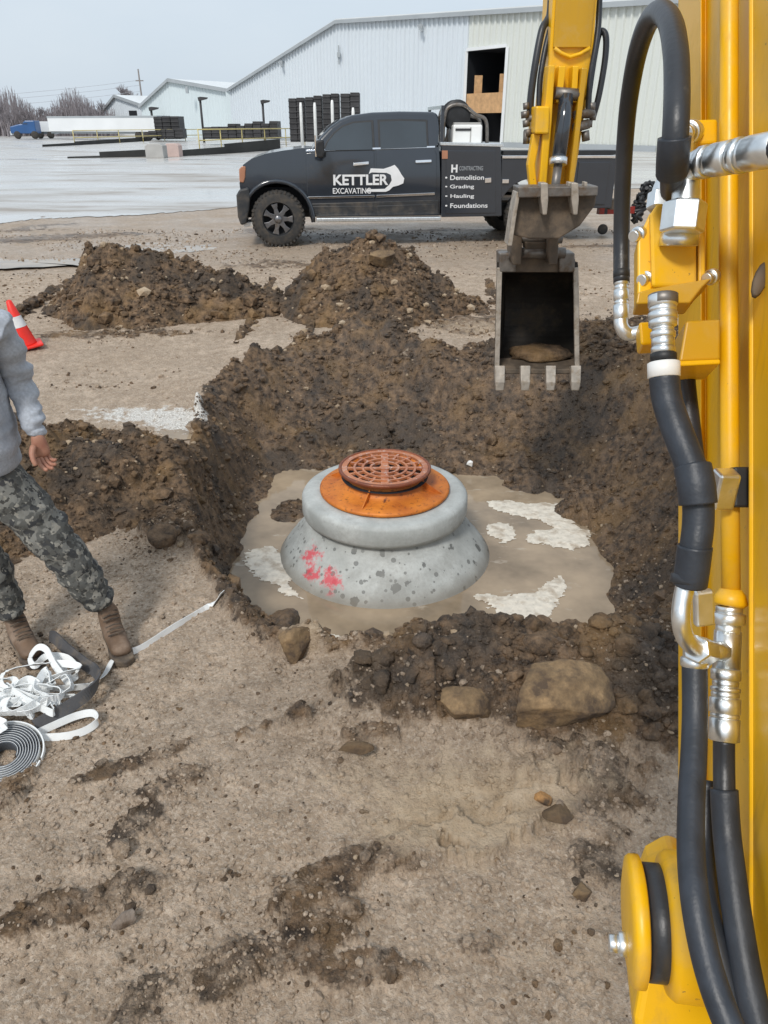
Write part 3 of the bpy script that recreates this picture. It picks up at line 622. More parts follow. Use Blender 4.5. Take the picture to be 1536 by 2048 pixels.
# ------------------------------------------------------------------ person
def skin_obj(name, nodes, edges, m, parent, root=0, sub=2, wr=0, seed=0, wscale=14):
    """nodes: (pos, rx, ry)"""
    me = bpy.data.meshes.new(name + '_skin'); me.from_pydata([tuple(q[0]) for q in nodes], edges, []); me.update()
    o = bpy.data.objects.new(name, me); col.objects.link(o)
    o.modifiers.new('skin', 'SKIN')
    if not me.skin_vertices:
        bm = bmesh.new(); bm.from_mesh(me); bm.verts.layers.skin.verify(); bm.to_mesh(me); bm.free()
    for i, q in enumerate(nodes):
        sv = me.skin_vertices[0].data[i]; sv.radius = (q[1], q[2] if len(q) > 2 else q[1]); sv.use_root = (i == root)
    s = o.modifiers.new('sub', 'SUBSURF'); s.levels = sub; s.render_levels = sub
    dg = bpy.context.evaluated_depsgraph_get(); ev = bpy.data.meshes.new_from_object(o.evaluated_get(dg))
    bpy.data.objects.remove(o); bpy.data.meshes.remove(me)
    if wr:
        n = len(ev.vertices); co = np.zeros(n * 3, np.float32); nm = np.zeros(n * 3, np.float32); ev.vertices.foreach_get('co', co); ev.vertices.foreach_get('normal', nm); co = co.reshape(-1, 3); nm = nm.reshape(-1, 3)
        d = fbm(co[:, 0] * wscale * .6 + co[:, 1] * 5, co[:, 2] * wscale * 1.7, 4, seed) * wr
        ev.vertices.foreach_set('co', (co + nm * d[:, None]).ravel()); ev.update()
    ev.polygons.foreach_set('use_smooth', [True] * len(ev.polygons)); ev.materials.clear(); ev.materials.append(m); ev.name = name
    o = bpy.data.objects.new(name, ev); col.objects.link(o); o.parent = parent
    return o
def camo_mat():
    m, nt, b = newmat('grey_camouflage_cloth'); tc = N(nt, 'ShaderNodeTexCoord').outputs['Object']
    c = (.095, .096, .090)
    for sc_, lo, cc in ((13, .52, (.19, .19, .175)), (22, .57, (.042, .044, .047)), (30, .58, (.27, .26, .23)), (42, .58, (.05, .05, .047))):
        n = N(nt, 'ShaderNodeTexNoise'); n.inputs['Scale'].default_value = sc_; n.inputs['Detail'].default_value = 2; L(nt, tc, n.inputs['Vector'])
        mp = N(nt, 'ShaderNodeMapping'); mp.inputs['Location'].default_value = (sc_, sc_ * 2, 0); L(nt, tc, mp.inputs['Vector']); L(nt, mp.outputs[0], n.inputs['Vector'])
        c = mix(nt, ramp(nt, n.outputs[0], lo, lo + .03), c, cc)
    L(nt, c, b.inputs['Base Color']); b.inputs['Roughness'].default_value = .9
    L(nt, bump(nt, noise(nt, tc, 22, 4), .5, .02), b.inputs['Normal']); return m
M['camo'] = camo_mat()
M['sweat'] = pmat('heather_sweatshirt', (.40, .435, .49), .9, 0, .16, 90, .5, 16, (.30, .33, .38), 9, .5, .7)
M['skin'] = pmat('skin', (.40, .20, .135), .5, 0, .12, 14, .1, 60, (.32, .12, .08), 16, .5, .75)
M['hair'] = pmat('dark_hair', (.03, .022, .016), .6, 0, .3, 40, .6, 120)
M['boot'] = pmat('tan_leather_boot', (.15, .095, .06), .65, 0, .25, 18, .3, 60, (.26, .19, .14), 12, .48, .7)
M['sole'] = pmat('boot_sole', (.05, .04, .035), .8, 0, .3, 20, .3, 40, (.22, .17, .12), 12, .4, .7)
PYD = 2.78
def Q(u, v, dy=0): return PY(u, v, PYD + dy)
person = empty('person', (0, 0, 0), 0, 'person in grey sweatshirt, camouflage trousers and tan boots standing over the white strap', 'person')
hipc, chest, neck, head = Q(-42, 925), Q(-72, 735), Q(-100, 600), Q(-112, 515)
waist = Q(-48, 850)
shR, elR, wrR = Q(0, 655, .0), Q(40, 765, .10), Q(73, 868, .0)
shL, elL, wrL = Q(-185, 650, .02), Q(-225, 770, .1), Q(-195, 875, -.1)
hR, kR, aR = Q(8, 965), Q(112, 1085, -.02), Q(214, 1215, .02)
hL, kL, aL = Q(-95, 965), Q(-45, 1105, -.05), Q(28, 1232, -.02)
def hand_chain(nodes, edges, iw, w, dirv, side, palm_n):
    """palm, four bent fingers, a thumb"""
    d = dirv.normalized(); s = (side - d * side.dot(d)).normalized(); nrm = d.cross(s)
    c = w + d * .045; ip = len(nodes); nodes.append((c, .036, .018)); edges.append((iw, ip))
    k2 = w + d * .082; ik = len(nodes); nodes.append((k2, .038, .016)); edges.append((ip, ik))
    return c, k2, d, s, nrm
body_n = [(hipc, .13, .10), (waist, .125, .095), (chest, .15, .105), (Q(-95, 640), .10, .08), (neck, .055), (Q(-104, 575), .055), (head + Vector((0, 0, -.02)), .082, .092), (head + Vector((0, 0, .075)), .075, .085)]
body_e = [(0, 1), (1, 2), (2, 3), (3, 4), (4, 5), (5, 6), (6, 7)]
def limb(parent_i, pts):
    prev = parent_i
    for q in pts:
        body_n.append(q); body_e.append((prev, len(body_n) - 1)); prev = len(body_n) - 1
    return prev
iwR = limb(3, [(shR, .055), ((shR + elR) / 2, .046), (elR, .040), ((elR + wrR) / 2, .037), (wrR, .028, .024)])
iwL = limb(3, [(shL, .055), ((shL + elL) / 2, .046), (elL, .040), ((elL + wrL) / 2, .037), (wrL, .028, .024)])
limb(0, [(hR, .085), ((hR + kR) / 2, .07), (kR, .055), ((kR + aR) / 2, .052), (aR, .038)])
limb(0, [(hL, .085), ((hL + kL) / 2, .07), (kL, .055), ((kL + aL) / 2, .052), (aL, .038)])
body = skin_obj('body', body_n, body_e, M['skin'], person, 0, 2)
# hands: palm + five separate fingers, each its own skinned chain, joined into the one body mesh
def hand(w, d, s, tag_):
    d = d.normalized(); s = (s - d * s.dot(d)).normalized(); nrm = d.cross(s)           # s: thumb side, nrm: back of hand
    out = [skin_obj('h', [(w - d * .02, .026, .024), (w + d * .02, .030, .022), (w + d * .055, .038, .017), (w + d * .088, .037, .015)], [(0, 1), (1, 2), (2, 3)], M['skin'], None, 0, 2)]
    for k, (off, ln, cv) in enumerate(((.0275, .072, .50), (.0095, .082, .62), (-.0085, .077, .72), (-.0265, .060, .80))):
        p = w + d * .078 + s * off; ch = [(p, .0098)]; dd = d + s * off * .5
        for j, f in enumerate((.42, .33, .25)):
            ang = cv * (j + .6); q = (dd * math.cos(ang) - nrm * math.sin(ang)).normalized(); p = p + q * ln * f; ch.append((p, (.0092, .0086, .0072)[j]))
        out.append(skin_obj('h', ch, [(0, 1), (1, 2), (2, 3)], M['skin'], None, 0, 2))
    p = w + d * .025 + s * .028; ch = [(p, .014)]
    for q, l, r_ in ((d * .7 + s * .7 - nrm * .2, .038, .0125), (d * .9 + s * .3 - nrm * .3, .030, .0105), (d - nrm * .4, .024, .0085)):
        p = p + q.normalized() * l; ch.append((p, r_))
    out.append(skin_obj('h', ch, [(0, 1), (1, 2), (2, 3)], M['skin'], None, 0, 2)); return out
parts = hand(wrR + Vector((.004, -.004, -.01)), Vector((.05, -.10, -1)), Vector((-.35, -1, -.1)), 'R') + hand(wrL, Vector((-.05, -.25, -1)), Vector((.5, -1, 0)), 'L')
bm = bmesh.new(); bm.from_mesh(body.data)
for q in parts:
    bm.from_mesh(q.data)
# face: eye sockets, nose, mouth and ears grown on the head (it looks down towards the pit)
bm.to_mesh(body.data); bm.free(); body.data.polygons.foreach_set('use_smooth', [True] * len(body.data.polygons))
for q in parts: bpy.data.objects.remove(q)
fdir = Vector((.75, -.55, -.25)).normalized(); fs = fdir.cross(Vector((0, 0, 1))).normalized(); fu = fs.cross(fdir)
hc = head + Vector((0, 0, .03))
MB().loft([[hc + fdir * (.085 + a) + fs * w_ * sx + fu * zz for sx in (-1, 0, 1)] + [hc + fdir * (.075) + fu * zz] for zz, a, w_ in ((.02, .002, .008), (-.01, .014, .011), (-.032, .024, .016), (-.042, .010, .014))], True).build('nose', M['skin'], body)
for sgn in (-1, 1):
    MB().lathe([(.0, -.006), (.012, -.004), (.0145, 0), (.012, .004), (0, .006)], hc + fdir * .082 + fs * .032 * sgn + fu * .015, fdir, 12).build('eye', M['white'], body)
    MB().lathe([(.0, -.012), (.022, -.01), (.028, 0), (.022, .008), (0, .004)], hc + fs * .088 * sgn - fu * .005, fs * sgn, 14).build('ear', M['skin'], body)
MB().tube([hc + fdir * .080 + fs * t - fu * .062 for t in (-.025, -.012, 0, .012, .025)], [.003, .006, .007, .006, .003], 8).build('mouth', M['boot'], body)
MB().lathe([(.0, .088), (.055, .075), (.085, .04), (.096, 0), (.094, -.04), (.085, -.06), (.07, -.055)], hc - fdir * .012 + fu * .035, (fu - fdir * .35).normalized(), 24).build('hair', M['hair'], person)
skin_obj('sweatshirt', [(Q(-26, 962, -.01), .180, .15), (Q(-34, 860), .19, .145), (Q(-58, 800), .172, .135), (chest, .18, .135), (Q(-92, 655), .13, .10), (Q(-98, 612), .07, .07),
                        (shR, .078, .074), ((shR + elR) / 2, .066), (elR, .060, .058), (elR * .5 + wrR * .5, .052), (wrR * .88 + elR * .12, .044), (wrR + (wrR - elR).normalized() * .012, .040),
                        (shL, .078), ((shL + elL) / 2, .066), (elL, .060), (elL * .5 + wrL * .5, .052), (wrL, .038)],
         [(0, 1), (1, 2), (2, 3), (3, 4), (4, 5), (4, 6), (6, 7), (7, 8), (8, 9), (9, 10), (10, 11), (4, 12), (12, 13), (13, 14), (14, 15), (15, 16)], M['sweat'], person, 0, 3, .034, 5, 22)
def mid(a, b, t=.5): return a * (1 - t) + b * t
skin_obj('trousers', [(hipc, .155, .12), (hR, .125, .12), (mid(hR, kR), .112), (kR, .098), (mid(kR, aR, .4), .092), (mid(kR, aR, .8), .084), (aR + Vector((0, 0, .01)), .064),
                      (hL, .125, .12), (mid(hL, kL), .112), (kL, .098), (mid(kL, aL, .4), .092), (mid(kL, aL, .8), .084), (aL + Vector((0, 0, .01)), .062), (waist * .5 + hipc * .5, .14, .11)],
         [(0, 1), (1, 2), (2, 3), (3, 4), (4, 5), (5, 6), (0, 7), (7, 8), (8, 9), (9, 10), (10, 11), (11, 12), (0, 13)], M['camo'], person, 0, 3, .050, 9, 15)
def boot(a, toe_dir):
    g0 = gz(a.x, a.y) + .0; d = Vector(toe_dir).normalized(); s = Vector((d.y, -d.x, 0))
    b = Vector((a.x, a.y, 0)); bt = skin_obj('boot', [(Vector((a.x, a.y, a.z + .03)), .052, .048), (Vector((a.x, a.y, g0 + .11)) , .050, .048), (b + d * .01 + Vector((0, 0, g0 + .062)), .052, .046), (b + d * .09 + Vector((0, 0, g0 + .060)), .048, .042), (b + d * .155 + Vector((0, 0, g0 + .05)), .050, .036), (b + d * .20 + Vector((0, 0, g0 + .045)), .042, .030), (b - d * .045 + Vector((0, 0, g0 + .055)), .042, .040)],
             [(0, 1), (1, 2), (2, 3), (3, 4), (4, 5), (2, 6)], M['boot'], person, 2, 3, .006, 4, 40)
    pts = [(-.09, -.032), (-.10, 0), (-.09, .032), (-.02, .040), (.06, .040), (.15, .053), (.22, .040), (.245, 0), (.22, -.040), (.15, -.050), (.06, -.038), (-.02, -.038)]
    MB().prism(pts, b + Vector((0, 0, g0 + .002)), d, s, (0, 0, .03)).build('sole', M['sole'], bt, .006)
    mb = MB()
    for k in range(6):
        c_ = b + d * (.035 + .016 * k) * (1 if k > 2 else .8) + Vector((0, 0, g0 + .165 - .013 * k)); mb.tube([c_ - s * .034, c_ + Vector((0, 0, .010)) + d * .006, c_ + s * .034], .0035, 6)
    mb.build('laces', M['sole'], bt)
boot(aR, (.62, -1, 0)); boot(aL, (.85, -1, 0))

# ------------------------------------------------------------------ straps
def onp(u, v, up=.012, it=5):
    p = on(u, v); return Vector((p.x, p.y, p.z + up))
pts = [onp(446, 1194, .03), onp(425, 1212), onp(350, 1258, .015), onp(290, 1296, .012), onp(262, 1311, .02), onp(240, 1313, .015), onp(228, 1325, .02), onp(214, 1350, .018), onp(200, 1368, .02), onp(180, 1384, .03)]
cx_ = onp(72, 1425, 0)
rg = random.Random(11)
w0 = pts[-1]; heap = []
for k in range(16):
    a0 = rg.uniform(0, 6.28); rr = rg.uniform(.04, .17); c0 = cx_ + Vector((rg.gauss(-.06, .075), rg.gauss(.0, .045), 0)); nseg = 5
    for j in range(nseg):
        a = a0 + j / nseg * rg.uniform(4.5, 6.5) * (1 if k % 2 else -1)
        heap.append(c0 + Vector((math.cos(a) * rr, math.sin(a) * rr * .55, .025 + .075 * max(0, 1 - (c0 - cx_).length / .25) + rg.uniform(0, .035))))
full = spline(pts, 8); heap_s = spline([pts[-1]] + heap, 10)
loop1 = spline([onp(150, 1395, .05), onp(120, 1370, .10), onp(105, 1345, .12), onp(85, 1332, .10), onp(66, 1338, .06), onp(75, 1350, .05), onp(100, 1338, .07), onp(140, 1345, .08), onp(160, 1362, .06), onp(145, 1372, .04), onp(120, 1345, .08)], 8)
loop2 = spline([onp(70, 1475, .015), onp(120, 1458, .03), onp(160, 1444, .035), onp(190, 1442, .04), onp(197, 1455, .03), onp(170, 1470, .02), onp(130, 1478, .014), onp(80, 1480, .012)], 8)
root = empty('strap', (0, 0, 0), 0, 'long white webbing strap in a tangled heap with its end laid to the pit', 'strap')
MB().ribbon(full, .030, .003, (0, 0, 1) if False else [Vector((.55, .83, .25))] * len(full)).build('straight_run', M['strap'], root)
rs = random.Random(3); sides = []; cur = Vector((0, 0, 1))
for k in range(len(heap_s)):
    cur = (cur + Vector((rs.gauss(0, .10), rs.gauss(0, .10), rs.gauss(.02, .12)))).normalized(); sides.append(cur.copy())
MB().ribbon(heap_s, .030, .003, sides).build('tangled_heap', M['strap'], root)
MB().ribbon(loop1, .028, .003, [Vector((.2, .6, .7))] * len(loop1)).build('loop', M['strap'], root)
MB().ribbon(loop2, .030, .003, [Vector((0, .5, 1))] * len(loop2)).build('loop', M['strap'], root)
dk = spline([onp(102, 1284, .025), onp(112, 1292, .05), onp(140, 1320, .055), onp(172, 1348, .06), onp(196, 1368, .07), onp(204, 1392, .085), onp(188, 1418, .09), onp(152, 1438, .075), onp(110, 1456, .06), onp(75, 1468, .04)], 8)
o = MB().ribbon(dk, .052, .008, [Vector((.15, .5, .8))] * len(dk)).build('dark_strap', M['darkstrap']); tag(o, 'dark grey rubber-like strap bent round the white strap heap', 'strap')
c0 = onp(12, 1522, .02); rl = empty('strap_roll', c0, 0, 'tightly rolled grey strap with white edges lying by the white strap heap', 'strap roll'); rl.rotation_euler = (R(14), R(8), 0)
def spiral(r0, r1, turns, th): return [Vector((math.cos(a) * (r0 + (r1 - r0) * a / (turns * 6.283)), math.sin(a) * (r0 + (r1 - r0) * a / (turns * 6.283)), 0)) for a in [k * .12 for k in range(int(turns * 6.283 / .12))]]
MB().ribbon(spiral(.045, .128, 9, 0), .05, .0042, [Vector((0, 0, 1))] * 9999).build('wound_layers', M['greyroll'], rl)
s2 = [q + Vector((0, 0, .0015)) for q in spiral(.0475, .1305, 9, 0)]
MB().ribbon(s2, .05, .0012, [Vector((0, 0, 1))] * 9999).build('white_edge', M['strap'], rl)
s3 = [Vector((math.cos(a) * .136, math.sin(a) * .136, -.002)) for a in [k * .1 for k in range(63)]]
MB().ribbon(s3, .052, .005, [Vector((0, 0, 1))] * 9999).build('outer_wrap', M['strap'], rl)
# ------------------------------------------------------------------ truck
YAW = R(5.5); tz0 = .285
_p = PZ(560, 494, tz0); EX = Vector((math.cos(YAW), math.sin(YAW), 0)); EY = Vector((-math.sin(YAW), math.cos(YAW), 0)); TO = Vector((_p.x, _p.y, tz0))
def TL(u, v, off=0):
    o = TO + EY * off; r = ray(u, v); t = (o - CAM).dot(EY) / r.dot(EY); p = CAM + r * t - TO; return (p.dot(EX), p.z)
def Z2(zx, zy): return (440 + zx / 1.92, 150 + zy / 1.92)
truck = empty('pickup_truck', TO, YAW, 'black crew cab pickup truck with white door lettering and a service body', 'truck')
TW = 2.0
def side(pix, y0, y1, name, m, bevel=0, parent=truck, z2=True, label=None, off=0):
    poly = [TL(*(Z2(*q) if z2 else q), off) for q in pix]
    return MB().prism(poly, (0, y0, 0), (1, 0, 0), (0, 0, 1), (0, y1 - y0, 0)).build(name, m, parent, bevel, 3, label)
# wheel arch as part of the outline
ax, az = 0.0, .43
def arc(cx, cz, r, a0, a1, n=14): return [(cx + r * math.cos(R(a0 + (a1 - a0) * k / n)), cz + r * math.sin(R(a0 + (a1 - a0) * k / n))) for k in range(n + 1)]
rx = TL(1063, 440)[0]
A = lambda *q: TL(*Z2(*q))
nose = [A(78, 452), A(74, 420), A(78, 365), A(88, 345), A(120, 322), A(175, 303), A(240, 291), A(318, 281), A(398, 289)]
rear_cab = [A(600, 287), A(845, 277), A(848, 400), A(846, 538)]
lowl = [A(600, 542), A(345, 545)]
wa = arc(ax, az, .56, -8, 188, 18)
poly = nose + rear_cab + lowl + [wa[0]] + wa[1:]
poly = [q for q in poly]
MB().prism(poly, (0, .06, 0), (1, 0, 0), (0, 0, 1), (0, TW - .12, 0)).build('body', M['blackpaint'], truck, .055, 4)
# flared fender lip
fl = arc(ax, az, .575, -5, 185, 20)
for y_ in (.045, TW - .045): MB().tube([(q[0], y_, q[1]) for q in fl], .035, 8).build('wheel_arch', M['blackpaint'], truck)
# lower dark cladding, bumper
side([(345, 495), (842, 480), (842, 536), (600, 541), (345, 544)], .035, .075, 'rocker_panel', M['blacklow'], .012)
side([(62, 462), (74, 440), (110, 432), (116, 470), (112, 520), (100, 572), (80, 578), (68, 545)], -.0, TW, 'front_bumper', M['blacklow'], .03)
side([(84, 572), (128, 566), (126, 582), (92, 588)], .1, .6, 'air_dam', M['white'], .01)
side([(72, 362), (84, 350), (98, 352), (96, 395), (90, 415), (74, 412)], .04, .16, 'headlight', M['amber'], .015)
side([(68, 420), (78, 368), (84, 368), (84, 425)], .2, TW - .2, 'grille', M['chromebright'], .01)
# greenhouse with tumblehome
gp = [A(352, 290), A(385, 240), A(425, 198), A(465, 170), A(510, 153), A(590, 142), (A(700, 138)), A(830, 140), A(850, 150), A(852, 200), A(846, 282)]
zb, zt = A(400, 290)[1], A(700, 138)[1]
def inset(z): return .100 + .20 * max(0, (z - zb) / (zt - zb))
mb = MB(); n = len(gp); va = [(x, inset(z), z) for x, z in gp]; vb = [(x, TW - inset(z), z) for x, z in gp]
mb.add(va + vb, [tuple(range(n - 1, -1, -1)), tuple(range(n, 2 * n))] + [(i, (i + 1) % n, n + (i + 1) % n, n + i) for i in range(n)])
mb.build('cab', M['blackpaint'], truck, .05, 4)
def pane(pix, name, m, out=.012, depth=.02, bev=.006, parent=truck):
    q = [A(*a) for a in pix]; n = len(q); mb = MB()
    va = [(x, inset(z) - out, z) for x, z in q]; vb = [(x, inset(z) - out + depth, z) for x, z in q]
    mb.add(va + vb, [tuple(range(n - 1, -1, -1)), tuple(range(n, 2 * n))] + [(i, (i + 1) % n, n + (i + 1) % n, n + i) for i in range(n)])
    return mb.build(name, m, parent, bev)
f1 = pane([(392, 296), (408, 258), (436, 222), (470, 194), (515, 178), (594, 172), (598, 292)], 'window_frame', M['black'], .006)
f2 = pane([(610, 171), (700, 168), (806, 171), (806, 283), (612, 290)], 'window_frame', M['black'], .006)
pane([(402, 290), (416, 258), (442, 226), (474, 200), (516, 185), (585, 180), (588, 287)], 'pane', M['glass'], .014, .02, 0, f1)
pane([(618, 179), (700, 176), (798, 179), (798, 278), (619, 284)], 'pane', M['glass'], .014, .02, 0, f2)
# windscreen
a, b_ = A(360, 284), A(500, 160); mb = MB()
for k in (0,):
    x0, z0 = a; x1, z1 = b_; nx, nz = -(z1 - z0), (x1 - x0); l = math.hypot(nx, nz); nx, nz = nx / l * .004, nz / l * .004
gpts = [A(366, 282), A(388, 241), A(427, 199), A(466, 172)]
rings = [[(x - .012, inset(z) + .07, z + .012), (x - .012, TW - inset(z) - .07, z + .012), (x + .01, TW - inset(z) - .07, z - .01), (x + .01, inset(z) + .07, z - .01)] for x, z in gpts]
MB().loft(rings, False).build('windscreen', M['glass'], truck)
# doors: thin proud skins whose edges make the shut lines
d1 = side([(330, 300), (398, 295), (588, 290), (594, 300), (594, 462), (592, 535), (345, 538), (334, 470)], .048, .08, 'door', M['blackpaint'], .012)
d2 = side([(602, 290), (818, 280), (834, 300), (834, 528), (602, 534)], .048, .08, 'door', M['blackpaint'], .012)
side([(512, 338), (572, 332), (572, 344), (512, 350)], .015, .05, 'handle', M['chromebright'], .008, d1)
side([(752, 328), (814, 325), (814, 336), (752, 339)], .015, .05, 'handle', M['chromebright'], .008, d2)
side([(338, 468), (594, 462), (594, 470), (338, 476)], .028, .055, 'side_moulding', M['chromebright'], .004, d1)
side([(602, 462), (826, 452), (826, 461), (602, 471)], .028, .055, 'side_moulding', M['chromebright'], .004, d2)
side([(330, 287), (830, 273), (830, 279), (330, 294)], .052, .09, 'belt_moulding', M['chromebright'], .003)
side([(340, 505), (590, 503), (590, 530), (345, 535)], .030, .06, 'lower_cladding', M['blacklow'], .01, d1)
side([(604, 503), (830, 495), (830, 524), (604, 530)], .030, .06, 'lower_cladding', M['blacklow'], .01, d2)
# mirror
mr = side([(368, 252), (398, 246), (402, 300), (396, 318), (372, 318), (366, 290)], -.22, -.02, 'mirror', M['black'], .03, off=-.1)
x_, z_ = A(395, 300); MB().bx(x_ - .03, x_ + .05, -.1, .12, z_ - .02, z_ + .03).build('mirror_arm', M['black'], mr)
x_, z_ = A(370, 285); MB().bx(x_ - .025, x_ - .005, -.2, -.05, z_ - .1, z_ + .2).build('mirror_glass', M['chromebright'], mr)
# running board
x0, z0 = A(370, 553); x1, z1 = A(846, 549); MB().bx(x0, x1, -.06, .10, z0 - .045, z0 + .02).build('running_board', M['chrome'], truck, .015)
# wheels
def wheel(x, y, sgn=1, r=.435, w=.30):
    wl = empty('wheel', (x, y, r)); wl.parent = truck
    prof = [(r * .60, 0), (r * .86, .0), (r * .95, .02), (r, .05), (r, w - .05), (r * .95, w - .02), (r * .86, w), (r * .60, w)]
    t = MB().lathe(prof, (0, 0, 0), (0, sgn, 0), 40, False)
    for k in range(40):
        a = k * 2 * math.pi / 40; M3 = Matrix.Rotation(-a, 3, 'Y')
        t.box(M3 @ Vector((r + .003, sgn * (.06 + .10 * (k % 2)), 0)), (.014, .07, .032), M3); t.box(M3 @ Vector((r * .955, sgn * .012, 0)), (.035, .02, .03), M3)
    t.build('tyre', M['tyre'], wl)
    MB().lathe([(r * .62, .0), (r * .60, .012), (r * .56, .03), (r * .54, .12), (0, .13)], (0, 0, 0), (0, sgn, 0), 36, False).build('rim', M['black'], wl)
    for k in range(7):
        a = k * 2 * math.pi / 7; M3 = Matrix.Rotation(a, 3, 'Y')
        MB().prism([(.05, -.045), (r * .36, -.030), (r * .55, -.055), (r * .55, .055), (r * .36, .030), (.05, .045)], (0, sgn * .022, 0), M3 @ Vector((1, 0, 0)), M3 @ Vector((0, 0, 1)), (0, sgn * .03, 0)).build('spoke', M['rim'], wl, .006)
    MB().lathe([(.0, -.012), (.045, -.008), (.062, .01), (.062, .05)], (0, 0, 0), (0, sgn, 0), 20, False).build('hub_cap', M['rim'], wl)
wheel(ax, -.02); wheel(ax, TW + .02, -1); wheel(rx, -.02); wheel(rx, TW + .02, -1)
MB().bx(-.6, rx + 1.0, .45, TW - .45, .42, .62).build('chassis_frame', M['black'], truck)
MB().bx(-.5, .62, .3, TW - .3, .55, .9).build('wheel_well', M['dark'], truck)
# ---- service body
cab_l = side([(852, 268), (1078, 272), (1080, 300), (1082, 542), (850, 546)], .0, .48, 'tool_cabinet', M['blackpaint'], .012)
side([(846, 258), (1088, 264), (1090, 276), (846, 270)], -.01, .50, 'lid', M['chrome'], .006, cab_l)
side([(868, 290), (1056, 290), (1058, 530), (866, 533)], -.012, .02, 'cabinet_door', M['blackpaint'], .008, cab_l)
side([(852, 290), (874, 290), (874, 322), (852, 322)], -.018, .01, 'marker_lamp', M['amber'], .004, cab_l)
side([(1016, 396), (1040, 394), (1040, 412), (1016, 414)], -.030, .0, 'latch', M['chromebright'], .004, cab_l)
xa, za = A(1084, 322); xe, ze = A(1510, 310); zlo = A(1082, 540)[1]; rear_x = TL(1236, 320)[0]
wa2 = arc(rx, .43, .60, 5, 175, 16)
low2 = [(xa, za), (rear_x, za)] + [(rear_x, zlo + .10)] + [(rx + .66, zlo + .10)] + wa2 + [(xa, zlo)]
lower = MB().prism(low2, (0, .02, 0), (1, 0, 0), (0, 0, 1), (0, .46, 0)).build('side_cabinet', M['blackpaint'], truck, .012)
MB().bx(xa, rear_x, .0, .5, za + .004, za + .05).build('lid', M['chromebright'], lower, .008)
MB().bx(xa + .02, rear_x, .04, .42, za + .054, za + .12).build('top_rail', M['black'], lower, .01)
xd = TL(1190, 330)[0]; MB().bx(rx + .72, xd + .25, .0, .03, zlo + .16, za - .05).build('cabinet_door', M['blackpaint'], lower, .008)
xq, zq = A(1095, 408); MB().bx(xq - .05, xq + .06, -.01, .03, zq - .03, zq + .03).build('latch', M['chromebright'], lower, .004)
far = MB().prism(low2, (0, TW - .48, 0), (1, 0, 0), (0, 0, 1), (0, .46, 0)).build('side_cabinet', M['blackpaint'], truck, .012)
MB().bx(xa, rear_x, .48, TW - .48, zlo + .12, zlo + .2).build('bed_floor', M['mudsteel'], truck)
MB().bx(A(852, 0)[0], xa, .48, TW, zlo + .1, za + .1).build('front_bulkhead', M['blackpaint'], truck)
MB().bx(rear_x, rear_x + .16, .1, TW - .1, .52, .68).build('rear_bumper', M['mudsteel'], truck, .01)
# headache rack
mb = MB()
for y_ in (.30, TW - .30):
    mb.bar((A(862, 268)[0], y_, za), (A(862, 268)[0], y_, A(862, 118)[1]), .05, .05)
x_, z_ = A(866, 122); mb.bar((x_, .25, z_), (x_, TW - .25, z_), .05, .05)
mb.build('cab_guard', M['blackpaint'], truck)
mb = MB(); q = spline([(A(880, 270)[0], .6, A(880, 270)[1]), (A(885, 170)[0], .6, A(885, 170)[1]), (A(905, 120)[0], .6, A(905, 120)[1]), (A(960, 112)[0], .6, A(960, 112)[1]), (A(1010, 150)[0], .6, A(1010, 150)[1]), (A(1052, 175)[0], .6, A(1052, 175)[1]), (A(1056, 268)[0], .6, A(1056, 268)[1])], 6)
mb.tube(q, .03, 8); mb.tube([p + Vector((0, .5, 0)) for p in q], .03, 8); mb.build('hoop_rack', M['steel'], truck)
# lettering
def text(s, u0, v0, u1, v1, m, parent, y=.044, bold=.0, name='lettering', shear=0):
    cu = bpy.data.curves.new(name, 'FONT'); cu.body = s; cu.size = 1; cu.extrude = .004; cu.offset = bold; cu.shear = shear
    o = bpy.data.objects.new(name, cu); col.objects.link(o); dg = bpy.context.evaluated_depsgraph_get(); me = bpy.data.meshes.new_from_object(o.evaluated_get(dg)); bpy.data.objects.remove(o)
    n = len(me.vertices); co = np.zeros(n * 3, np.float32); me.vertices.foreach_get('co', co); co = co.reshape(-1, 3); lo, hi = co.min(0), co.max(0)
    (xa_, zb_), (xb_, zt_) = TL(u0, v1), TL(u1, v0)
    out = np.stack([xa_ + (co[:, 0] - lo[0]) / (hi[0] - lo[0]) * (xb_ - xa_), np.full(n, y) - co[:, 2], zb_ + (co[:, 1] - lo[1]) / (hi[1] - lo[1]) * (zt_ - zb_)], -1)
    me.vertices.foreach_set('co', out.astype(np.float32).ravel()); me.update(); me.materials.clear(); me.materials.append(m); me.name = name
    o = bpy.data.objects.new(name, me); col.objects.link(o); o.parent = parent; return o
text('KETTLER', 667, 349, 777, 371, M['letter'], truck, .036, .03, 'door_lettering')
text('EXCAVATING', 666, 376, 742, 388, M['letter'], truck, .036, .012, 'door_lettering')
side([(742, 337), (768, 338), (783, 333), (790, 330), (797, 338), (804, 350), (809, 357), (807, 367), (798, 371), (786, 374), (779, 381), (772, 384), (732, 384), (734, 379), (770, 378), (779, 370), (784, 361), (782, 350), (774, 346), (744, 345), (738, 348)], .034, .046, 'emblem', M['letter'], 0, truck, False)
text('H', 902, 329, 915, 345, M['letter'], cab_l, -.013, .04, 'cabinet_lettering')
text('CONTRACTING', 918, 332, 966, 341, M['letterdim'], cab_l, -.013, .02, 'cabinet_lettering')
for s_, v_, u1, mm in (('Demolition', 355, 968, 'letter'), ('Grading', 374, 948, 'letter'), ('Hauling', 393, 948, 'letter'), ('Foundations', 411, 975, 'letter')):
    text('\u2022 ' + s_, 890, v_ - 5, u1, v_ + 5, M[mm], cab_l, -.013, .012, 'cabinet_lettering')
